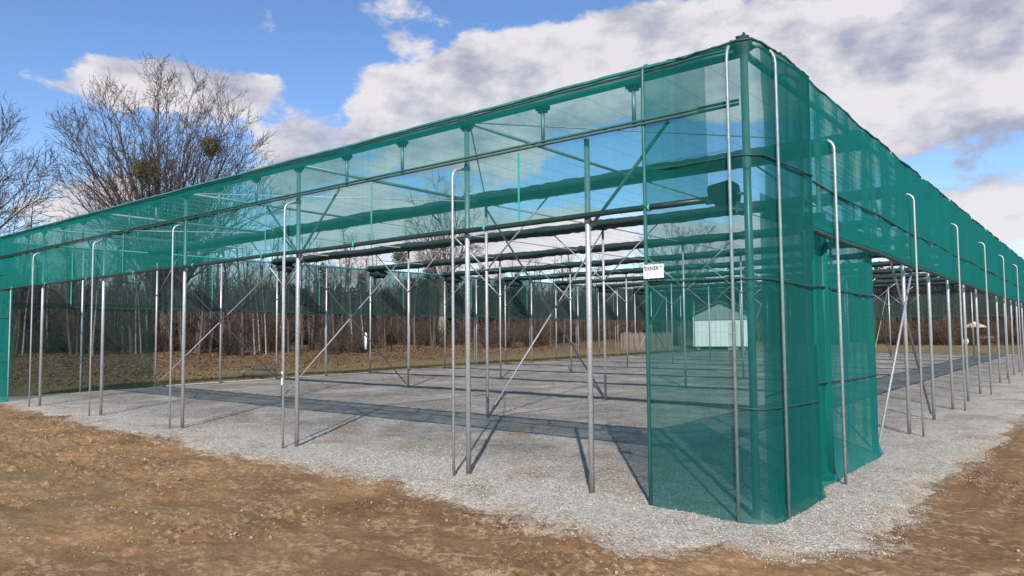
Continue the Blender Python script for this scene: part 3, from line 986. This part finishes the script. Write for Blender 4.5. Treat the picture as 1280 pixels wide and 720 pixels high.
for k in range(1, 11):
    o = part('netting_roll', make_roll(k), (0, k * B - (.06 if k < 10 else .3), HT + .075 - (.0 if k == 1 else .04)))
    link('roll_end', MB().blob((0, 0, 0), (.42, .16, .17), RNG, 14, 8, .22).blob((.28, .02, -.06), (.28, .13, .13), RNG, 12, 7, .28).mesh('roll_end', M_ROLL), o, (-W + .55, 0, -.22))
    for j in range(0, 7):
        link('roll_strap', roll_strap_mb().mesh('roll_strap', M_RAIL), o, (-j * L - (.1 if j == 0 else 0) + (.15 if j == 6 else 0), 0, -.005))

# motor that winds the front curtain
mo = part('winding_motor', MB().prism([(-.33, 2.90), (-.345, 2.99), (-.33, 3.03), (-.13, 3.06), (-.10, 3.03), (-.085, 2.93), (-.10, 2.84), (-.27, 2.83), (-.285, 2.885)], 1, -.11, .06).mesh('winding_motor', M_BLACK, False))
link('bracket', MB().box((-.105, -.03, 2.76), (-.095, .045, 2.99)).box((-.0945, -.02, 2.78), (-.045, .03, 2.80)).box((-.0945, -.02, 2.93), (-.045, .03, 2.95)).mesh('bracket', M_GALV, False), mo)
link('coupling', MB().tube([(-.37, -.07, 2.895), (-.29, -.07, 2.895)], .036, 10).mesh('coupling', M_GALVD), mo)
link('drive_shaft', MB().tube([(-1.3, -.074, HH), (-.35, -.074, 2.896)], .024, 8).mesh('drive_shaft', M_BLACK), mo)

# ------------------------------------------------------------------ sign
sgn = link('sign_board', MB().box((-.112, -.004, -.068), (.112, .004, .068)).mesh('sign_board', M_WHITE, False), None, (-.912, -.118, 2.262), (0, .0, -.06))
tag(sgn, 'small white rectangular sign hung on the pipe at the edge of the corner netting', 'sign')


def lettering(txt, size, loc, parent, bold=.0):
    cu = bpy.data.curves.new('lettering', 'FONT')
    cu.body = txt; cu.size = size; cu.extrude = .0006; cu.offset = bold
    tmp = bpy.data.objects.new('tmp', cu)
    COL.objects.link(tmp)
    dg = bpy.context.evaluated_depsgraph_get()
    me = bpy.data.meshes.new_from_object(tmp.evaluated_get(dg))
    bpy.data.objects.remove(tmp)
    me.materials.clear(); me.materials.append(M_INK)
    return link('lettering', me, parent, loc, (math.pi / 2, 0, 0))


for zz in (-.05, .05):
    link('cable_tie', MB().tube([(-.098, -.012, zz), (-.098, .02, zz + .004), (-.098, .06, zz)], .004, 6).mesh('cable_tie', M_BLACK), sgn)
lettering('EXNER', .052, (-.100, -.0052, .012), sgn, .0008)
lettering('\u00ae', .030, (.072, -.0052, .030), sgn)

# ------------------------------------------------------------------ trees
class Tree:
    def __init__(s, seed):
        s.r = random.Random(seed); s.a = MB(); s.b = MB(); s.tips = []

    def branch(s, p, d, ln, r, lev, segs, up_, wob, rmin, mb, taper=.35):
        rg = s.r
        pts = [p.copy()]; rad = [r]; dirs = [d.copy()]
        for i in range(segs):
            d = (d + Vector((rg.gauss(0, wob), rg.gauss(0, wob), rg.gauss(0, wob) + up_))).normalized()
            p = p + d * (ln / segs)
            pts.append(p.copy()); dirs.append(d.copy())
            rad.append(max(rmin, r * (1 - (1 - taper) * (i + 1) / segs)))
        mb.tube(pts, rad, 8 if r > .12 else (5 if r > .035 else 3), False)
        return pts, rad, dirs


def perp(d, rg, ang):
    a = Vector((rg.gauss(0, 1), rg.gauss(0, 1), rg.gauss(0, 1)))
    u = (a - d * a.dot(d)).normalized()
    return (d * math.cos(ang) + u * math.sin(ang)).normalized()


def big_tree(seed, h, wide=.46, nl=26, n2=13, n3=8, n4=5, rt=.42, fork=.2, rmin=.012):
    """spreading bare tree: limbs sweep from the bole to points on a rounded crown, branchlets fill it"""
    t = Tree(seed); rg = t.r
    pts, rad, dirs = t.branch(Vector((0, 0, -.3)), Vector((0, 0, 1)), h * fork + .3, rt, 0, 5, .0, .03, .1, t.a, .8)
    cz, rx, rz_ = h * .55, h * wide, h * .45

    def inside(p):
        return (p.x / rx) ** 2 + (p.y / rx) ** 2 + ((p.z - cz) / rz_) ** 2

    for i in range(nl):
        az = 2.39996 * i + rg.uniform(-.25, .25)
        f = (i + .5) / nl
        el = math.asin(-.05 + 1.04 * f) if -.05 + 1.04 * f < 1 else 1.5
        k = rg.uniform(.86, 1.02)
        end = Vector((rx * k * math.cos(el) * math.cos(az), rx * k * math.cos(el) * math.sin(az), cz + rz_ * k * math.sin(el)))
        p0 = pts[-1 - (i % 3)]
        ctl = p0.lerp(end, .42) + Vector((0, 0, .16 * (end - p0).length * math.cos(el)))
        n = 12
        p1 = [p0 * (1 - q) ** 2 + ctl * 2 * q * (1 - q) + end * q * q + Vector((rg.gauss(0, .07), rg.gauss(0, .07), rg.gauss(0, .05))) * (q * h * .05) for q in [j / n for j in range(n + 1)]]
        r0 = rt * rg.uniform(.18, .34)
        r1 = [max(.016, r0 * (1 - q / n) ** .8) for q in range(n + 1)]
        t.a.tube(p1, r1, 6, False)
        l = (end - p0).length
        for j in range(n2):
            k = min(12, int(3 + 9.9 * (j + rg.random()) / n2))
            d1 = (p1[min(k + 1, n)] - p1[k - 1]).normalized()
            dd = perp(d1, rg, rg.uniform(.3, .75))
            ln2 = l * (.17 + .28 * (1 - k / 13)) * rg.uniform(.8, 1.15)
            while ln2 > .5 and inside(p1[k] + dd * ln2) > 1.12:
                ln2 *= .8
            p2, r2_, d2 = t.branch(p1[k], dd, ln2, max(.018, r1[k] * .55), 2, 6, .05, .08, rmin, t.b, .2)
            for q in range(n3):
                k2 = min(6, 1 + int(5.9 * (q + rg.random()) / n3))
                dd = perp(d2[k2], rg, rg.uniform(.4, .8))
                p3, r3, d3 = t.branch(p2[k2], dd, rg.uniform(.06, .11) * h * .75, max(rmin, r2_[k2] * .55), 3, 4, .05, .11, rmin * .8, t.b, .4)
                for w in range(n4):
                    k3 = rg.randint(1, 4)
                    dd = perp(d3[k3], rg, rg.uniform(.4, .9))
                    t.branch(p3[k3], dd, rg.uniform(.02, .045) * h * .75, rmin * .9, 4, 2, .04, .15, rmin * .6, t.b, .6)
    return t


def tree_obj(name, t, loc, label, rotz=0, trunk=M_BARK, twig=M_TWIG, group=None, scale=1):
    e = link(name, None, None, loc, (0, 0, rotz), (scale,) * 3)
    tag(e, label, 'tree', group)
    link('trunk', t.a.mesh('trunk', trunk), e)
    link('crown', t.b.mesh('crown', twig), e)
    return e


def gp(u, v, dist):
    """a point on the ground seen in the direction of pixel column u, at the given distance from the camera"""
    d = fw + r2 * ((u - 640) / 910.04)
    d = Vector((d.x, d.y, 0)).normalized()
    x, y = 2.4837 + d.x * dist, -6.4971 + d.y * dist
    return Vector((x, y, float(gz(x, y))))


def ball(name, c, r, seed, label):
    rg = random.Random(seed); mb = MB()
    for i in range(420):
        d = Vector((rg.gauss(0, 1), rg.gauss(0, 1), rg.gauss(0, 1))).normalized()
        q = r * rg.uniform(.35, 1.0) ** .6
        p = Vector(c) + d * q * .35
        e = Vector(c) + perp(d, rg, .5) * q
        mb.tube([p, (p + e) / 2 + d * .03, e], [.012, .010, .006], 3, False)
        for _ in range(3):
            u = perp(d, rg, rg.uniform(.3, 1.3)) * .11; w = u.cross(d).normalized() * .032
            b = len(mb.v); mb.v += [tuple(e), tuple(e + u * .5 + w), tuple(e + u), tuple(e + u * .5 - w)]
            mb.f.append((b, b + 1, b + 2, b + 3))
    o = link(name, mb.mesh(name, M_MISTLE))
    return tag(o, label, 'mistletoe')


T1 = gp(208, 0, 56)
tree_obj('bare_tree', big_tree(17, 19.0, .37, 30, 14, 7, 4, .55, .17, .0125), T1, 'tall wide bare tree with two mistletoe balls behind the net house', 1.0)
T2 = gp(-108, 0, 54)
tree_obj('bare_tree', big_tree(23, 16.0, .42, 26, 12, 8, 4, .42), T2, 'bare tree cut off by the left edge of the picture', 2.2)
T3 = gp(552, 0, 66)
tree_obj('bare_tree', big_tree(31, 14.5, .26, 16, 9, 6, 3, .42, .40), T3, 'pale trunked bare tree seen through the middle of the front opening', .5, M_TWIGL, M_TWIG)
T4 = gp(852, 0, 84)
tree_obj('bare_tree', big_tree(47, 13.5, .42, 20, 10, 6, 3, .3, .2), T4, 'smaller bare tree behind the white sign', 1.7)


def above(u, v, dist):
    d = fw + r2 * ((u - 640) / 910.04) + u2 * ((360 - v) / 910.04)
    k = dist / math.hypot(d.x, d.y)
    return Vector((2.4837, -6.4971, 1.7)) + d * k


ball('mistletoe', above(181, 215, 51), .92, 1, 'mistletoe ball low in the left of the tall wide bare tree')
ball('mistletoe', above(264, 183, 52), .85, 2, 'mistletoe ball high in the right of the tall wide bare tree')
ball('mistletoe', above(500, 322, 64), .75, 3, 'yellow green mistletoe ball seen below the first netting rolls')

# slim woodland trees, four kinds
def slim(seed, h, r, nb, birch=False):
    t = Tree(seed); rg = t.r
    pts, rad, dirs = t.branch(Vector((0, 0, -.3)), Vector((rg.uniform(-.05, .05), rg.uniform(-.05, .05), 1)).normalized(), h, r, 0, 10, .03, .035, .02, t.a, .12)
    for j in range(nb):
        k = min(9, int(2.5 + 7.5 * (j + rg.random()) / nb))
        dd = perp(dirs[k], rg, rg.uniform(.5, 1.0))
        l = h * rg.uniform(.10, .24) * (1.25 - k / 12)
        p2, r2_, d2 = t.branch(pts[k], dd, l, max(.014, rad[k] * .4), 1, 5, .10, .12, .010, t.b, .3)
        for q in range(5):
            k2 = rg.randint(1, 5)
            t.branch(p2[k2], perp(d2[k2], rg, rg.uniform(.4, .9)), l * rg.uniform(.2, .45), .011, 2, 3, .06, .14, .008, t.b, .5)
    return t


slims = [(slim(60 + i, h, r, nb), tm, lb) for i, (h, r, nb, tm, lb) in enumerate([
    (10.5, .13, 30, M_BARK, 0), (9.0, .10, 26, M_BARK, 0), (11.5, .17, 34, M_BARK, 0), (9.5, .085, 24, M_BIRCH, 1), (8.0, .07, 22, M_BIRCH, 1)])]
slim_me = [(t.a.mesh('trunk', tm), t.b.mesh('crown', M_TWIG), lb) for t, tm, lb in slims]
rg = random.Random(8)
cnt = 0
spots = []
for i in range(175):
    u = rg.uniform(-60, 860); dist = rg.uniform(52, 84)
    spots.append((u, dist, rg.randint(0, 2)))
for i in range(55):
    spots.append((rg.uniform(-60, 760), rg.uniform(42, 52), rg.randint(0, 1)))
for u in (172, 178, 186, 320, 326, 334, 349, 118, 30, 62, 440, 455, 622, 700, 90, 262):
    spots.append((u, rg.uniform(45, 52), rg.randint(3, 4)))
for i in range(24):
    spots.append((rg.uniform(1060, 1290), rg.uniform(88, 105), rg.randint(0, 2)))
for u, dist, kd in spots:
    a, b, lb = slim_me[kd]
    p = gp(u, 0, dist)
    if p.x > -34 and p.y < 60: continue
    e = link('birch_tree' if lb else 'woodland_tree', None, None, p, (0, 0, rg.uniform(0, 6.28)), (rg.uniform(.62, .88),) * 3)
    tag(e, 'slim pale barked birch at the front of the wood' if lb else 'slim bare tree in the wood behind the net house', 'tree',
        'birches before the wood' if lb else 'bare trees of the wood')
    link('trunk', a, e); link('crown', b, e)


def shrub(seed, r, h, n, leaves, brown):
    rg = random.Random(seed); a = MB(); b = MB()
    for i in range(n):
        az = rg.uniform(0, 6.28); q = rg.uniform(0, .5) * r
        p = Vector((q * math.cos(az), q * math.sin(az), -.1))
        d = Vector((rg.gauss(0, .35), rg.gauss(0, .35), 1)).normalized()
        pts = [p]
        l = h * rg.uniform(.55, 1.05)
        for s in range(4):
            d = (d + Vector((rg.gauss(0, .15), rg.gauss(0, .15), 0))).normalized()
            p = p + d * l / 4; pts.append(p)
        a.tube(pts, [.02, .016, .012, .010, .006], 3, False)
        for _ in range(leaves):
            c = pts[rg.randint(1, 4)] + Vector((rg.gauss(0, .22), rg.gauss(0, .22), rg.gauss(0, .22)))
            u = Vector((rg.gauss(0, 1), rg.gauss(0, 1), rg.gauss(0, .6))).normalized() * rg.uniform(.022, .05)
            w = u.cross(Vector((rg.gauss(0, 1), rg.gauss(0, 1), rg.gauss(0, 1)))).normalized() * u.length * .55
            k = len(b.v); b.v += [tuple(c - u), tuple(c + w), tuple(c + u), tuple(c - w)]; b.f.append((k, k + 1, k + 2, k + 3))
        for _ in range(4):
            k = rg.randint(1, 3); e = pts[k] + Vector((rg.gauss(0, .4), rg.gauss(0, .4), rg.uniform(.1, .7)))
            a.tube([pts[k], e], [.010, .005], 3, False)
    return a.mesh('stems', M_SHRUB), b.mesh('leaves', brown, False)


shr = [shrub(80, 1.2, 2.6, 46, 9, M_BROWNLEAF), shrub(81, 1.3, 3.2, 50, 5, M_SHRUB), shrub(82, 1.1, 2.4, 46, 14, M_SHRUBG), shrub(83, 1.4, 3.6, 52, 4, M_SHRUB)]
for i in range(240):
    u = rg.uniform(-50, 860); dist = rg.uniform(45, 84)
    if i > 200:
        u = rg.uniform(960, 1300); dist = rg.uniform(78, 92)
    p = gp(u, 0, dist)
    if p.x > -34 and p.y < 56: continue
    kd = rg.choice([0, 1, 1, 3, 3, 2, 0])
    s = rg.uniform(.35, 1.15)
    e = link('shrub', None, None, p, (0, 0, rg.uniform(0, 6.28)), (s * 1.3, s * 1.3, s))
    tag(e, ('rusty leaved shrub under the trees of the wood', 'bare brown shrub under the trees of the wood', 'dull green shrub under the trees of the wood', 'bare brown shrub under the trees of the wood')[kd], 'shrub',
        ('rusty shrubs of the wood', 'bare shrubs of the wood', 'green shrubs of the wood', 'bare shrubs of the wood')[kd])
    link('stems', shr[kd][0], e); link('leaves', shr[kd][1], e)


def conifer(seed, h, r):
    rg = random.Random(seed); a = MB(); b = MB()
    a.tube([(0, 0, -.2), (0, 0, h * .5), (0, 0, h * .97)], [.16, .1, .02], 6, False)
    n = 230
    for i in range(n):
        f = (i + rg.random()) / n
        z = h * (.10 + .88 * f)
        rr = r * (1 - f) ** .7 * rg.uniform(.65, 1.1) + .12
        az = rg.uniform(0, 6.28)
        d = Vector((math.cos(az), math.sin(az), rg.uniform(-.35, .1)))
        p0 = Vector((0, 0, z)); p1 = p0 + d * rr
        w = Vector((-d.y, d.x, 0)) * rr * .22
        for s in range(4):
            t0, t1 = .15 + s * .21, .15 + (s + 1) * .21 + .08
            for sg in (-1, 1):
                q0 = p0.lerp(p1, t0); q1 = p0.lerp(p1, min(1, t1))
                k = len(b.v)
                dz = Vector((0, 0, rg.uniform(-.22, .02)))
                b.v += [tuple(q0), tuple(q1), tuple(q1 + w * sg * rg.uniform(.5, 1.1) + dz), tuple(q0 + w * sg * rg.uniform(.5, 1.1) + dz)]
                b.f.append((k, k + 1, k + 2, k + 3))
    return a.mesh('trunk', M_BARK), b.mesh('crown', M_CONIF, False)


con = [conifer(90, 10.5, 2.4), conifer(91, 9.0, 2.1), conifer(92, 12, 2.6)]
for i in range(70):
    if i < 42:
        u = 360 + 300 * (i + rg.random()) / 42; dist = rg.uniform(84, 104)
    else:
        u = 900 + 400 * (i - 42 + rg.random()) / 28; dist = rg.uniform(100, 120)
    p = gp(u, 0, dist)
    a, b = con[rg.randint(0, 2)]
    s = rg.uniform(.6, .85) * (dist / 92)
    e = link('conifer', None, None, p, (0, 0, rg.uniform(0, 6.28)), (s * 1.15, s * 1.15, s))
    tag(e, 'dark conifer at the back of the wood', 'tree', 'conifers of the wood')
    link('trunk', a, e); link('crown', b, e)

# fallen leaves and rough grass beyond the wooded side
rs = np.random.RandomState(9)


def far_wood():
    n = 32000
    u = rs.uniform(-260, 1560, n); dist = rs.uniform(96, 135, n)
    fx, fy, rx, ry = fw.x, fw.y, r2.x, r2.y
    dx = fx + rx * (u - 640) / 910.04; dy = fy + ry * (u - 640) / 910.04
    l = np.hypot(dx, dy)
    px, py = 2.4837 + dx / l * dist, -6.4971 + dy / l * dist
    ln_ = dist * 0 + rs.uniform(3.5, 9.5, n) * (.7 + .5 * np.clip(fbm(px * .06, py * .06, 2, 91) + .5, 0, 1))
    z0 = gz(px, py) - .1
    # upright stems, each with a few rising twigs: slim three sided spikes
    V = []; F = []
    k = 0
    for rep_ in range(4):
        if rep_ == 0:
            bx, by, bz = px, py, z0; h = ln_; tx, ty = rs.normal(0, .05, n), rs.normal(0, .05, n); w = rs.uniform(.04, .10, n)
        else:
            t = rs.uniform(.15, .8, n); bx, by, bz = px, py, z0 + ln_ * t; h = ln_ * rs.uniform(.15, .4, n)
            tx, ty = rs.normal(0, .6, n), rs.normal(0, .6, n); w = rs.uniform(.03, .06, n)
        a = rs.uniform(0, 6.28, n)
        base = [np.stack([bx + w * np.cos(a + q), by + w * np.sin(a + q), bz], 1) for q in (0, 2.09, 4.19)]
        tip = np.stack([bx + tx * h, by + ty * h, bz + h], 1)
        V.append(np.stack(base + [tip], 1).reshape(-1, 3))
        i = np.arange(n)[:, None] * 4 + k
        F.append(np.concatenate([i + np.array([[0, 1, 3]]), i + np.array([[1, 2, 3]]), i + np.array([[2, 0, 3]])]))
        k += 4 * n
    o = link('far_wood', np_mesh('far_wood', np.concatenate(V), np.concatenate(F), M_SHRUB))
    tag(o, 'distant brown leafless wood along the skyline', 'wood', kind='stuff')


far_wood()


def leaf_cards(name, P, size, material, rs, upright=False, aspect=.6):
    n = len(P)
    az = rs.uniform(0, 6.283, n)
    if upright:
        d = np.stack([rs.normal(0, .35, n), rs.normal(0, .35, n), np.ones(n)], 1)
    else:
        d = np.stack([np.cos(az), np.sin(az), rs.normal(0, .35, n)], 1)
    d /= np.linalg.norm(d, axis=1)[:, None]
    w = np.stack([-np.sin(az + .3), np.cos(az + .3), rs.normal(0, .3, n)], 1)
    w /= np.linalg.norm(w, axis=1)[:, None]
    S = size[:, None]
    if upright:
        v = np.stack([P - w * S * aspect, P + w * S * aspect, P + d * S * 2], 1)
        f = np.arange(3 * n).reshape(-1, 3)
    else:
        v = np.stack([P - d * S, P + w * S * aspect, P + d * S, P - w * S * aspect], 1)
        f = np.arange(4 * n).reshape(-1, 4)
    return link(name, np_mesh(name, v.reshape(-1, 3), f, material))


n = 60000
x = -23.0 - 24 * rs.rand(n) ** .9; y = rs.uniform(-6, 52, n)
keep = (fbm(x * .25, y * .25, 3, 81) + rs.uniform(-.35, .35, n) > -.35) & (x < -24.6 - .16 * y + rs.normal(0, 1.1, n))
x, y = x[keep], y[keep]
P = np.stack([x, y, gz(x, y) + .03], 1)
tag(leaf_cards('fallen_leaves', P, rs.uniform(.04, .085, len(x)), M_BROWNLEAF, rs), 'rusty fallen leaves strewn on the grass before the wood', 'leaves', kind='stuff')
n = 60000
x = -21.6 - 22 * rs.rand(n) ** 1.3; y = rs.uniform(-5, 54, n)
s = rs.rand(n) < .25
x[s] = rs.uniform(-40, 6, s.sum()); y[s] = rs.uniform(47.2, 75, s.sum())
P = np.stack([x, y, gz(x, y) - .01], 1)
tag(leaf_cards('rough_grass', P, rs.uniform(.03, .075, len(x)), M_GRASS, rs, True, .12), 'short rough winter grass around the gravel pad', 'grass', kind='stuff')

n = 2600
cx_ = rs.uniform(-13, 3, 130); cy_ = rs.uniform(-4.6, -1.4, 130)
i_ = rs.randint(0, 130, n)
x = cx_[i_] + rs.normal(0, .07, n); y = cy_[i_] + rs.normal(0, .05, n)
keep = (pad_inside(x, y) < -.1) & (x < 1.0 + 0 * y)
x, y = x[keep], y[keep]
tag(leaf_cards('withered_weeds', np.stack([x, y, gz(x, y) - .004], 1), rs.uniform(.008, .024, len(x)), M_GRASS, rs, True, .14), 'withered weeds and grass stubs scattered over the bare soil', 'weeds', kind='stuff')

# ------------------------------------------------------------------ things beyond the far end
# white shed on low piers
def shed():
    e = link('shed', None, None, (-23.2, 54.0, float(gz(-23.2, 54.0))), (0, 0, math.radians(20)))
    tag(e, 'white gabled shed on low piers behind the corner netting', 'shed')
    w, d_, h, hp = 2.2, 3.0, 2.55, .25
    fl = .25
    for i in range(12):
        x0 = -w + i * 2 * w / 12; x1 = x0 + 2 * w / 12 - .02
        top = lambda x: h + fl + (1 - abs(x) / w) * 1.15
        xm = (x0 + x1) / 2
        link('wall_panel', MB().prism([(x0, fl), (x1, fl), (x1, top(x1) - .03), (x0, top(x0) - .03)], 1, -d_, -d_ + .05).mesh('wall_panel', M_SHED, False), e)
    link('wall', MB().box((-w + .01, -d_ + .06, fl), (w - .01, d_, h + fl)).mesh('wall', M_SHED, False), e)
    link('gable', MB().prism([(-w + .01, h + fl), (w - .01, h + fl), (0, h + fl + 1.1)], 1, -d_ + .07, d_).mesh('gable', M_SHED, False), e)
    for s in (-1, 1):
        link('roof', MB().prism([(0, h + fl + 1.16), (s * (w + .3), h + fl - .02), (s * (w + .3), h + fl + .06), (0, h + fl + 1.25)], 1, -d_ - .3, d_ + .3).mesh('roof', M_ROOF, False), e)
        for yy in (-d_ + .3, 0, d_ - .3):
            link('pier', MB().box((s * (w - .4) - .12, yy - .12, -.15), (s * (w - .4) + .12, yy + .12, fl - .004)).mesh('pier', M_GALVD, False), e)
    dr = link('door', MB().box((.62, -d_ - .03, fl + .01), (1.38, -d_ - .004, fl + 1.98)).mesh('door', M_SHEDD, False), e)
    link('handle', MB().box((.70, -d_ - .06, fl + .98), (.82, -d_ - .032, fl + 1.02)).mesh('handle', M_BLACK, False), dr)
    link('gutter', MB().tube([(w + .34, -d_ - .3, h + fl - .03), (w + .34, d_ + .3, h + fl - .03)], .05, 6).mesh('gutter', M_GALVD), e)
    # slatted handrail and steps leaning at the front
    link('step', MB().box((.6, -d_ - .7, -.1), (1.4, -d_ - .02, .16)).mesh('step', M_GALVD, False), e)
    return e


shed()
fe = link('board_fence', None, None, gp(806, 0, 61), (0, 0, math.radians(22)))
tag(fe, 'weathered upright board fence beyond the back left corner', 'fence')
bd = [MB().box((-.065, -.012, -.05), (.065, .012, 1.40 + .05 * i)).mesh('board', M_FENCE2 if i == 1 else M_FENCE, False) for i in range(3)]
for i in range(28):
    link('board', bd[i % 3], fe, (-2.0 + i * .15, 0, 0), (0, 0, RNG.uniform(-.02, .02)))
for z in (.35, 1.15):
    link('rail', MB().box((-2.1, .014, z), (2.1, .06, z + .09)).mesh('rail', M_FENCE, False), fe)

# parasol, sacks and bench far off to the right
p = gp(1216, 0, 86)
pa = link('parasol', None, None, p)
tag(pa, 'small open beige parasol far beyond the right hand posts', 'parasol')
mb = MB()
for i in range(8):
    a0, a1 = 2 * math.pi * i / 8, 2 * math.pi * (i + 1) / 8
    k = len(mb.v)
    mb.v += [(0, 0, 2.35), (1.0 * math.cos(a0), 1.0 * math.sin(a0), 1.85), (1.0 * math.cos(a1), 1.0 * math.sin(a1), 1.85), (1.0 * math.cos(a0), 1.0 * math.sin(a0), 1.75), (1.0 * math.cos(a1), 1.0 * math.sin(a1), 1.75)]
    mb.f += [(k, k + 1, k + 2), (k + 1, k + 3, k + 4, k + 2)]
link('canopy', mb.mesh('canopy', M_CANVAS, False), pa)
link('pole', MB().tube([(0, 0, -.1), (0, 0, 2.3)], .03, 6).mesh('pole', M_WOOD), pa)
link('base', MB().tube([(0, 0, 0), (0, 0, .1)], .28, 10).mesh('base', M_GALVD), pa)
for u, lab in ((1179, 'left one of two white bulk sacks far beyond the right hand posts'), (1185, 'right one of two white bulk sacks far beyond the right hand posts'), (1204, 'single white bulk sack beside the far beige parasol')):
    mb = MB()
    rr = random.Random(u)
    for j, (z, q) in enumerate(((0, .40), (.15, .48), (.6, .50), (.9, .46), (1.0, .30), (1.02, .05))):
        for i in range(12):
            a = 2 * math.pi * i / 12
            sq = q / max(abs(math.cos(a)), abs(math.sin(a))) ** .6
            mb.v.append((sq * math.cos(a) * rr.uniform(.95, 1.05), sq * math.sin(a) * rr.uniform(.95, 1.05), z))
        if j:
            for i in range(12):
                mb.f.append(((j - 1) * 12 + i, (j - 1) * 12 + (i + 1) % 12, j * 12 + (i + 1) % 12, j * 12 + i))
    e = link('bulk_sack', None, None, gp(u, 0, 84), None, (.6, .6, .62))
    tag(e, lab, 'sack')
    link('bag', mb.mesh('bag', M_WHITE), e)
    for s in (-1, 1):
        link('lifting_loop', MB().tube([(s * .3, -.3, .95), (s * .33, -.2, 1.2), (s * .33, .2, 1.2), (s * .3, .3, .95)], .02, 5).mesh('lifting_loop', M_WHITE), e)
be = link('bench', None, None, gp(1231, 0, 85), (0, 0, .6))
tag(be, 'low wooden bench far off beside the parasol', 'bench')
link('seat', MB().box((-.9, -.2, .42), (.9, .2, .47)).mesh('seat', M_WOOD, False), be)
link('backrest', MB().box((-.9, .2, .6), (.9, .24, .85)).mesh('backrest', M_WOOD, False), be)
for sx in (-.75, .75):
    link('leg', MB().box((sx - .04, -.18, -.1), (sx + .04, .235, .418)).mesh('leg', M_WOOD, False), be)

# a few cut logs on the grass by the wooded side
lg = gp(324, 0, 31)
for i, (dx, dy, dz, rz_, r, l, lab) in enumerate([(0, 0, .13, .5, .14, 1.3, 'thickest cut log on the grass outside the wooded side'), (.35, .45, .11, .7, .12, 1.1, 'cut log lying behind the thickest log on the grass'),
                                             (.1, .22, .34, .55, .11, 1.0, 'cut log resting on top of two others on the grass')]):
    mb = MB().tube([(-l / 2, 0, 0), (-l / 4, .01, .005), (l / 4, -.01, 0), (l / 2, 0, .01)], [r, r * 1.03, r * .97, r], 9)
    o = link('log', None, None, lg + Vector((dx, dy, dz - .03)), (0, 0, rz_))
    tag(o, lab, 'log')
    link('bark', mb.mesh('bark', M_LOG), o)
    for s in (-1, 1):
        link('cut_end', MB().tube([(s * (l / 2), 0, .005), (s * (l / 2 + .01), 0, .005)], r * .9, 9).mesh('cut_end', M_CANVAS, False), o)
